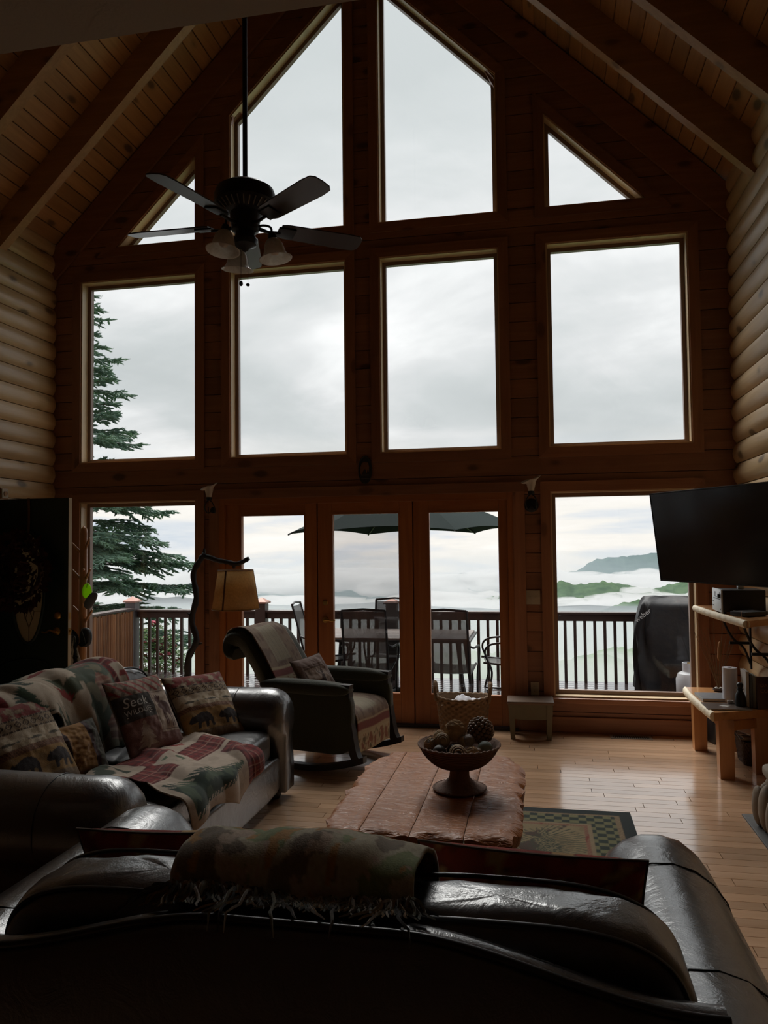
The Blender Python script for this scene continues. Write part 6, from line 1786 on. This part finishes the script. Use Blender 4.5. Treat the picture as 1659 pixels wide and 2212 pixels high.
# ---- under the bench
spk = thing('floor_speaker', 'black rounded loudspeaker standing behind the bench leg', 'loudspeaker', (1.43, -.17, 0), .25)
m = superq((0, 0, .17), .075, .09, .168, .45, .12, 0, 0, 40, 20); m.build('cabinet', MATS['case_black'], spk, smooth=60)
MB().obox((-.01, -.094, .18), (.062, 0, 0), (0, .004, 0), (0, 0, .13), .003).build('grille', mat_plain('speaker_grille', (.018, .018, .02), .9, bump=.6, bscale=200), spk)
MB().box(-.015, .015, -.0995, -.0985, .055, .062).build('badge', MATS['silver_face'], spk)
mb_ = thing('magazine_basket', 'dark wicker basket heaped with magazines under the bench', 'basket', (1.545, -.73, 0))
def mbf(u, v):
    a = 2 * math.pi * u; e = .35; cx, cy = math.copysign(abs(math.cos(a)) ** e, math.cos(a)), math.copysign(abs(math.sin(a)) ** e, math.sin(a)); k = lerp(.82, 1.0, v); w_ = .004 * math.sin(a * 17 + math.pi * int(v * 9))
    return Vector(((.098 * k + w_) * cx, (.15 * k + w_) * cy, .17 * v))
mat_plain('wicker_dark', (.055, .030, .018), .8, bump=.5, bscale=90)
m = MB().grid(mbf, 96, 27, closeu=True); m.f.append(tuple(reversed([i * 28 for i in range(96)]))); m.build('body', MATS['wicker_dark'], mb_, smooth=60)
MB().tube([mbf(i / 60, 1) for i in range(60)], .008, 6, closed=True).build('rim', MATS['wicker_dark'], mb_, smooth=60)
for i in range(6):
    flat_book('magazine', ('magazine with pale cover topmost in the wicker basket', 'second magazine from the top in the wicker basket', 'third magazine down in the wicker basket', 'fourth magazine down in the wicker basket', 'fifth magazine down in the wicker basket', 'lowest magazine showing in the wicker basket')[i], 1.535 - .008 * (i % 3), -.73 + .01 * (i % 2), .224 - .010 * i, .16, .225, .009, (.35, -.2, .15, .05, -.08, .02)[i], ('paper', 'mag_grey', 'cover_brown', 'paper', 'mag_grey', 'cover_brown')[i], 'magazine')

# ---- raised hearth of river stones
mat_plain('river_stone', (.25, .20, .15), .75, bump=.15, bscale=30, vary=.25); mat_plain('slate', (.085, .083, .080), .6, bump=.3, bscale=20, vary=.3)
hr = thing('stone_hearth', 'tan river-stone hearth edge on slate at the right frame edge', 'hearth', (1.40, -2.35, 0))
MB().bbox(-.225, .215, -1.6, .405, 0, .010, .003).build('slate_slab', MATS['slate'], hr)
hrg = random.Random(3)
for (x, y, z, rx, ry, rz, tl) in ((-.075, .10, .135, .046, .060, .132, .03), (-.095, .20, .125, .035, .05, .115, -.05), (-.075, -.045, .125, .048, .062, .122, .02), (-.06, -.195, .14, .05, .07, .135, .02), (-.07, -.36, .13, .05, .075, .125, -.02), (-.03, .245, .13, .06, .045, .12, 0), (.07, .25, .14, .06, .045, .13, .02), (.155, .25, .13, .05, .045, .125, 0), (-.06, -.53, .135, .05, .08, .13, 0),
        (.02, -.09, .29, .075, .085, .060, 0), (.03, -.28, .29, .08, .09, .058, 0), (.03, -.47, .29, .08, .09, .06, 0)):
    s = hrg.uniform(0, 30)
    m = MB().ball((0, 0, 0), 1, 24, 16, (rx, ry, rz), lambda d: 1 + .07 * noise.noise(d * 1.6 + Vector((s, 0, 0))))
    m.xf(Matrix.Translation((x - .085, y, max(z, rz + .008) if rz > .1 else z)) @ Matrix.Rotation(tl, 4, 'X')); m.build('stone', MATS['river_stone'], hr, smooth=180)
m = superq((-.03, .06, .335), .135, .19, .040, .45, .55, .006, 2.0, 48, 20); m.build('cap_stone', MATS['river_stone'], hr, smooth=180)
m = MB().lathe([(.10, .0), (.082, .05), (.075, .12), (.085, .20), (.115, .28), (.10, .31), (0, .31)], (-.055, .075, .012), 28, jitter=.004, rng=hrg); m.build('core_stone', MATS['river_stone'], hr, smooth=80)
MB().box(0.02, .215, -1.5, .22, .01, .26).build('masonry', MATS['river_stone'], hr)

# ================================================================ LEFT: GREEN DOOR, WREATH, COAT RACK
mat_plain('door_green', (.010, .030, .028), .42); mat_plain('door_edge', (.42, .33, .20), .5)
door_2 = thing('door_2', None, None, (-4.735, -1.10, 0), kind='structure')
ND = .862
def ring_door():
    """door face with an oval light cut through it"""
    m = MB(); cx, cz, ra, rb = .487, 1.32, .155, .47; n = 48
    ov = [(cx + ra * math.cos(2 * math.pi * i / n), cz + rb * math.sin(2 * math.pi * i / n)) for i in range(n)]
    outp = []
    for i in range(n):
        c, s = math.cos(2 * math.pi * i / n), math.sin(2 * math.pi * i / n); k = min((ND - cx if c > 0 else cx) / max(1e-6, abs(c)), (2.075 - cz if s > 0 else cz - .02) / max(1e-6, abs(s)))
        outp.append((cx + c * k, cz + s * k))
    # pull the nearest ring points into the corners
    for cxn, czn in ((0, .02), (ND, .02), (ND, 2.075), (0, 2.075)):
        j = min(range(n), key=lambda q: (outp[q][0] - cxn) ** 2 + (outp[q][1] - czn) ** 2); outp[j] = (cxn, czn)
    for y, fl_ in ((-.022, False), (.022, True)):
        i0 = len(m.v); m.v += [(x, y, z) for x, z in ov] + [(x, y, z) for x, z in outp]
        for i in range(n):
            q = (i0 + i, i0 + (i + 1) % n, i0 + n + (i + 1) % n, i0 + n + i); m.f.append(q if fl_ else tuple(reversed(q)))
    for i in range(n):
        a, b2 = i, (i + 1) % n; m.f.append((a, b2, 2 * n + b2, 2 * n + a))
    m.box(0, ND, -.0215, .0215, .02, .026); m.box(0, ND, -.0215, .0215, 2.069, 2.075); m.box(0, .006, -.0215, .0215, .02, 2.075)
    return m, ov
m, ov = ring_door(); m.build('leaf', MATS['door_green'], door_2)
MB().box(ND, ND + .004, -.022, .022, .02, 2.075).build('edge', MATS['door_edge'], door_2)
MB().tube([(x, -.024, z) for x, z in ov], .014, 8, closed=True).build('oval_moulding', MATS['door_green'], door_2, smooth=60)
def mat_leaded():
    m = bpy.data.materials.new('bevelled_glass'); m.use_nodes = True; t = NT(m.node_tree); t.n.clear()
    o = t.add('ShaderNodeOutputMaterial'); d = t.add('ShaderNodeBsdfPrincipled'); d.inputs['Base Color'].default_value = (.42, .35, .26, 1); d.inputs['Roughness'].default_value = .12
    tr = t.add('ShaderNodeBsdfTranslucent'); tr.inputs[0].default_value = (.36, .28, .18, 1); mx = t.add('ShaderNodeMixShader'); mx.inputs[0].default_value = .5
    t.link(d.outputs[0], mx.inputs[1]); t.link(tr.outputs[0], mx.inputs[2]); t.link(mx.outputs[0], o.inputs[0]); MATS['bevelled_glass'] = m
mat_leaded()
gl = MB().prism([(.487 + .152 * math.cos(a), 1.32 + .466 * math.sin(a)) for a in [2 * math.pi * i / 48 for i in range(48)]], -.006, .006, 'y').build('oval_glass', MATS['bevelled_glass'], door_2)
mat_plain('lead_came', (.16, .12, .07), .4, .5)
m = MB(); y = -.009
for P in ([(.487, y, .86), (.487, y, .98), (.455, y, 1.06), (.487, y, 1.13), (.519, y, 1.06), (.487, y, .98)], [(.345, y, 1.12), (.44, y, 1.12), (.487, y, 1.19), (.534, y, 1.12), (.63, y, 1.12)], [(.44, y, 1.12), (.45, y, 1.05), (.487, y, 1.13), (.524, y, 1.05), (.534, y, 1.12)], [(.487, y, 1.19), (.45, y, 1.28), (.487, y, 1.36), (.524, y, 1.28), (.487, y, 1.19)]):
    m.tube(P, .003, 5)
m.build('leading', MATS['lead_came'], door_2, smooth=60)
MB().tube(bez([(.11, -.024, .15), (.11, -.024, .50), (.25, -.024, .66), (.487, -.024, .72), (.72, -.024, .66), (.75, -.024, .50), (.75, -.024, .15)], 8), .009, 6).build('panel_moulding', MATS['door_green'], door_2, smooth=60)
hx = ND - .10
MB().lathe([(0, 0), (.033, 0), (.033, .006), (.02, .014), (.011, .016), (.011, .05), (0, .05)], (hx, -.022, .955), 18, (0, -1, 0)).build('rose', brass, door_2, smooth=40)
MB().tube(bez([(hx, -.066, .955), (hx - .035, -.072, .965), (hx - .075, -.070, .945), (hx - .112, -.068, .952)], 6), [.009] * 8 + [.0075] * 10 + [.006], 8).build('lever', brass, door_2, smooth=60)
MB().lathe([(0, 0), (.032, 0), (.032, .008), (.022, .018), (0, .020)], (hx + .008, -.022, 1.085), 18, (0, -1, 0)).build('deadbolt', brass, door_2, smooth=40)
MB().box(ND + .004, ND + .016, -.008, .008, .945, .965).build('latch', brass, door_2)
for z in (.95, 1.08): MB().box(ND + .0035, ND + .0055, -.013, .013, z - .03, z + .03).build('strike_plate', brass, door_2)

mat_plain('wreath_leaf', (.075, .028, .022), .8, vary=.6, bscale=30); mat_plain('ribbon', (.13, .075, .03), .6)
wr = thing('door_wreath', 'dark red leaf wreath hanging by a ribbon on the green door', 'wreath', (-4.29, -1.175, 1.46))
MB().tube([(.20 * math.cos(a), .0, .22 * math.sin(a)) for a in [2 * math.pi * i / 32 for i in range(32)]], .026, 7, closed=True).build('vine_ring', MATS['twig_brown'], wr, smooth=60)
wl_ = MB(); wrg = random.Random(17)
for i in range(1100):
    a = wrg.uniform(0, 6.283); b2 = wrg.uniform(0, 6.283); R_ = .17 + .085 * math.cos(b2); c = Vector((R_ * math.cos(a), -.075 * abs(math.sin(b2)) - .004, (R_ + .04) * math.sin(a)))
    d = Vector((math.cos(a) * math.cos(b2) + wrg.uniform(-.6, .6), -abs(math.sin(b2)) * .6 + wrg.uniform(-.3, .1), math.sin(a) * math.cos(b2) + wrg.uniform(-.6, .6))).normalized()
    L = wrg.uniform(.04, .09); s = d.cross(Vector((0, -1, .2))).normalized() * L * .3
    c.y = min(c.y, -.006); e = c + d * L; e.y = min(e.y, .035)
    wl_.quad(c, c + d * L * .5 + s, e, c + d * L * .5 - s)
wl_.build('leaves', MATS['wreath_leaf'], wr, kind='stuff')
MB().grid(lambda u, v: Vector((.045 + .010 * math.sin(v * 3) + lerp(-.012, .012, u), .044 - .012 * v, lerp(.618, .25, v))), 3, 14).build('ribbon', MATS['ribbon'], wr, smooth=180)
MB().tube(bez([(.0, -.03, .24), (.03, -.045, .27), (.05, -.04, .255), (.075, -.045, .26), (.10, -.03, .22)], 5), .010, 6).build('bow', MATS['ribbon'], wr, smooth=60)

mat_wood('rack_pine', (.50, .24, .09), (.36, .155, .055), 'z', .4, .3)
cr = thing('coat_rack', 'pine pole coat rack with slanting pegs beside the lower left window', 'coat rack', (-4.165, -.45, 0))
MB().tube([(0, 0, .04), (0, 0, .6), (.005, 0, 1.2), (.012, 0, 1.79), (.013, 0, 1.83), (.013, 0, 1.852)], [.040, .038, .036, .033, .026, .008], 14).build('pole', MATS['rack_pine'], cr, smooth=60)
for a in (0.4, 0.4 + math.pi / 2, 0.4 + math.pi, .4 - math.pi / 2): MB().beam((0, 0, .06), (.26 * math.cos(a), .26 * math.sin(a), .022), .04, .04, b=.004).build('foot', MATS['rack_pine'], cr)
for (z, dx, dz, L) in ((1.58, -.8, .9, .17), (1.60, .55, .95, .17), (1.33, -.75, .9, .17), (1.32, .62, .92, .17), (1.00, -.7, .9, .15), (.94, .72, .85, .19), (1.02, .1, .9, .12), (1.45, .15, -.0, .10)):
    d = Vector((dx, -.25, dz)).normalized(); p = Vector((.01, 0, z)); MB().tube([p, p + d * L * .9, p + d * L], [.0125, .011, .005], 9).build('peg', MATS['rack_pine'], cr, smooth=60)
def mat_lime():
    m = mat_plain('lime_plastic', (.42, .70, .03), .4); t = NT(m.node_tree); p = t.n['Principled BSDF']; o = t.n['Material Output']
    tr = t.add('ShaderNodeBsdfTranslucent'); tr.inputs[0].default_value = (.50, .80, .04, 1); mx = t.add('ShaderNodeMixShader'); mx.inputs[0].default_value = .6
    t.link(p.outputs[0], mx.inputs[1]); t.link(tr.outputs[0], mx.inputs[2]); t.link(mx.outputs[0], o.inputs[0])
mat_lime(); mat_plain('cap_black', (.012, .013, .014), .7); mat_plain('feather_grey', (.12, .125, .13), .8, vary=.4, bscale=40)
ll = thing('lime_tag', 'bright lime green leaf tag hanging on the coat rack', 'tag', (-4.075, -.52, 1.255))
MB().prism([(.048 * math.cos(a) * (1 - .15 * math.sin(a)), .070 * math.sin(a)) for a in [2 * math.pi * i / 24 for i in range(24)]], -.004, .004, 'y').build('leaf', MATS['lime_plastic'], ll)
MB().tube([(0, -.005, .03), (.004, -.006, .06), (-.01, .02, .10)], .0025, 5).build('loop', MATS['cap_black'], ll)
gf = thing('grey_cap', 'grey folded cap hooked on a coat rack peg', 'cap', (-4.03, -.53, 1.17), .2)
m = superq((0, 0, 0), .042, .022, .085, .7, .8, .006, 4, 30, 20); m.xf(Matrix.Rotation(math.radians(32), 4, 'Y')); m.build('crown', MATS['feather_grey'], gf, smooth=180)
MB().beam((.045, 0, .075), (.075, 0, .105), .012, .008).build('strap', MATS['feather_grey'], gf)
kc = thing('dark_cap', 'dark green ball cap hanging on the right of the coat rack', 'cap', (-4.075, -.535, .835))
m = superq((0, 0, 0), .052, .045, .088, .8, .85, .004, 6, 36, 24); m.build('crown', MATS['cap_black'], kc, smooth=180)
MB().tube(bez([(-.02, -.046, .08), (.015, -.05, .0), (.028, -.042, -.075)], 6), .003, 5).build('seam', mat_plain('cap_seam', (.09, .10, .09), .8), kc)
MB().grid(lambda u, v: Vector((lerp(-.035, .045, u), -.03 - .04 * v, -.06 - .02 * v + .02 * (2 * u - 1) ** 2)), 10, 5).build('brim', MATS['cap_black'], kc, smooth=180)
def pat_zebra(u, v):
    n = math.sin((u * 5.5 + v * 3.2 + .55 * nz(u, v * 1.4, 3, 2)) * 6.283); return (.42, .40, .34) if n > .55 else (.012, .012, .014)
zb = thing('zebra_scarf', 'black and grey striped scarf hanging low on the coat rack', 'scarf')
def zf(u, v):
    z = lerp(.86, .20, v); w_ = lerp(.05, .105, sstep(0, .5, v)); x = lerp(-w_, w_, u)
    return Vector((-4.215 + x + .01 * v, -.535 - .03 * math.cos(math.pi * (u - .5)) - .018 * math.sin(u * 14 + v * 3), z - .03 * (1 - v) * abs(2 * u - 1)))
zc_ = MB().grid(zf, 60, 90, col=lambda u, v: pat_zebra(u, v)).build('cloth', MATS['woven_cloth'], zb, smooth=180); sm = zc_.modifiers.new('Solidify', 'SOLIDIFY'); sm.thickness = .006
bh = thing('black_hat', 'round black hat hanging behind the striped scarf', 'hat', (-4.27, -.52, .80))
m = superq((0, 0, 0), .075, .03, .085, .9, .9, .004, 3, 36, 24); m.build('crown', MATS['cap_black'], bh, smooth=180)
MB().lathe([(.07, 0), (.105, .006), (.107, .010), (.07, .008)], (0, .022, 0), 32, (0, -1, 0)).build('brim', MATS['cap_black'], bh, smooth=60)
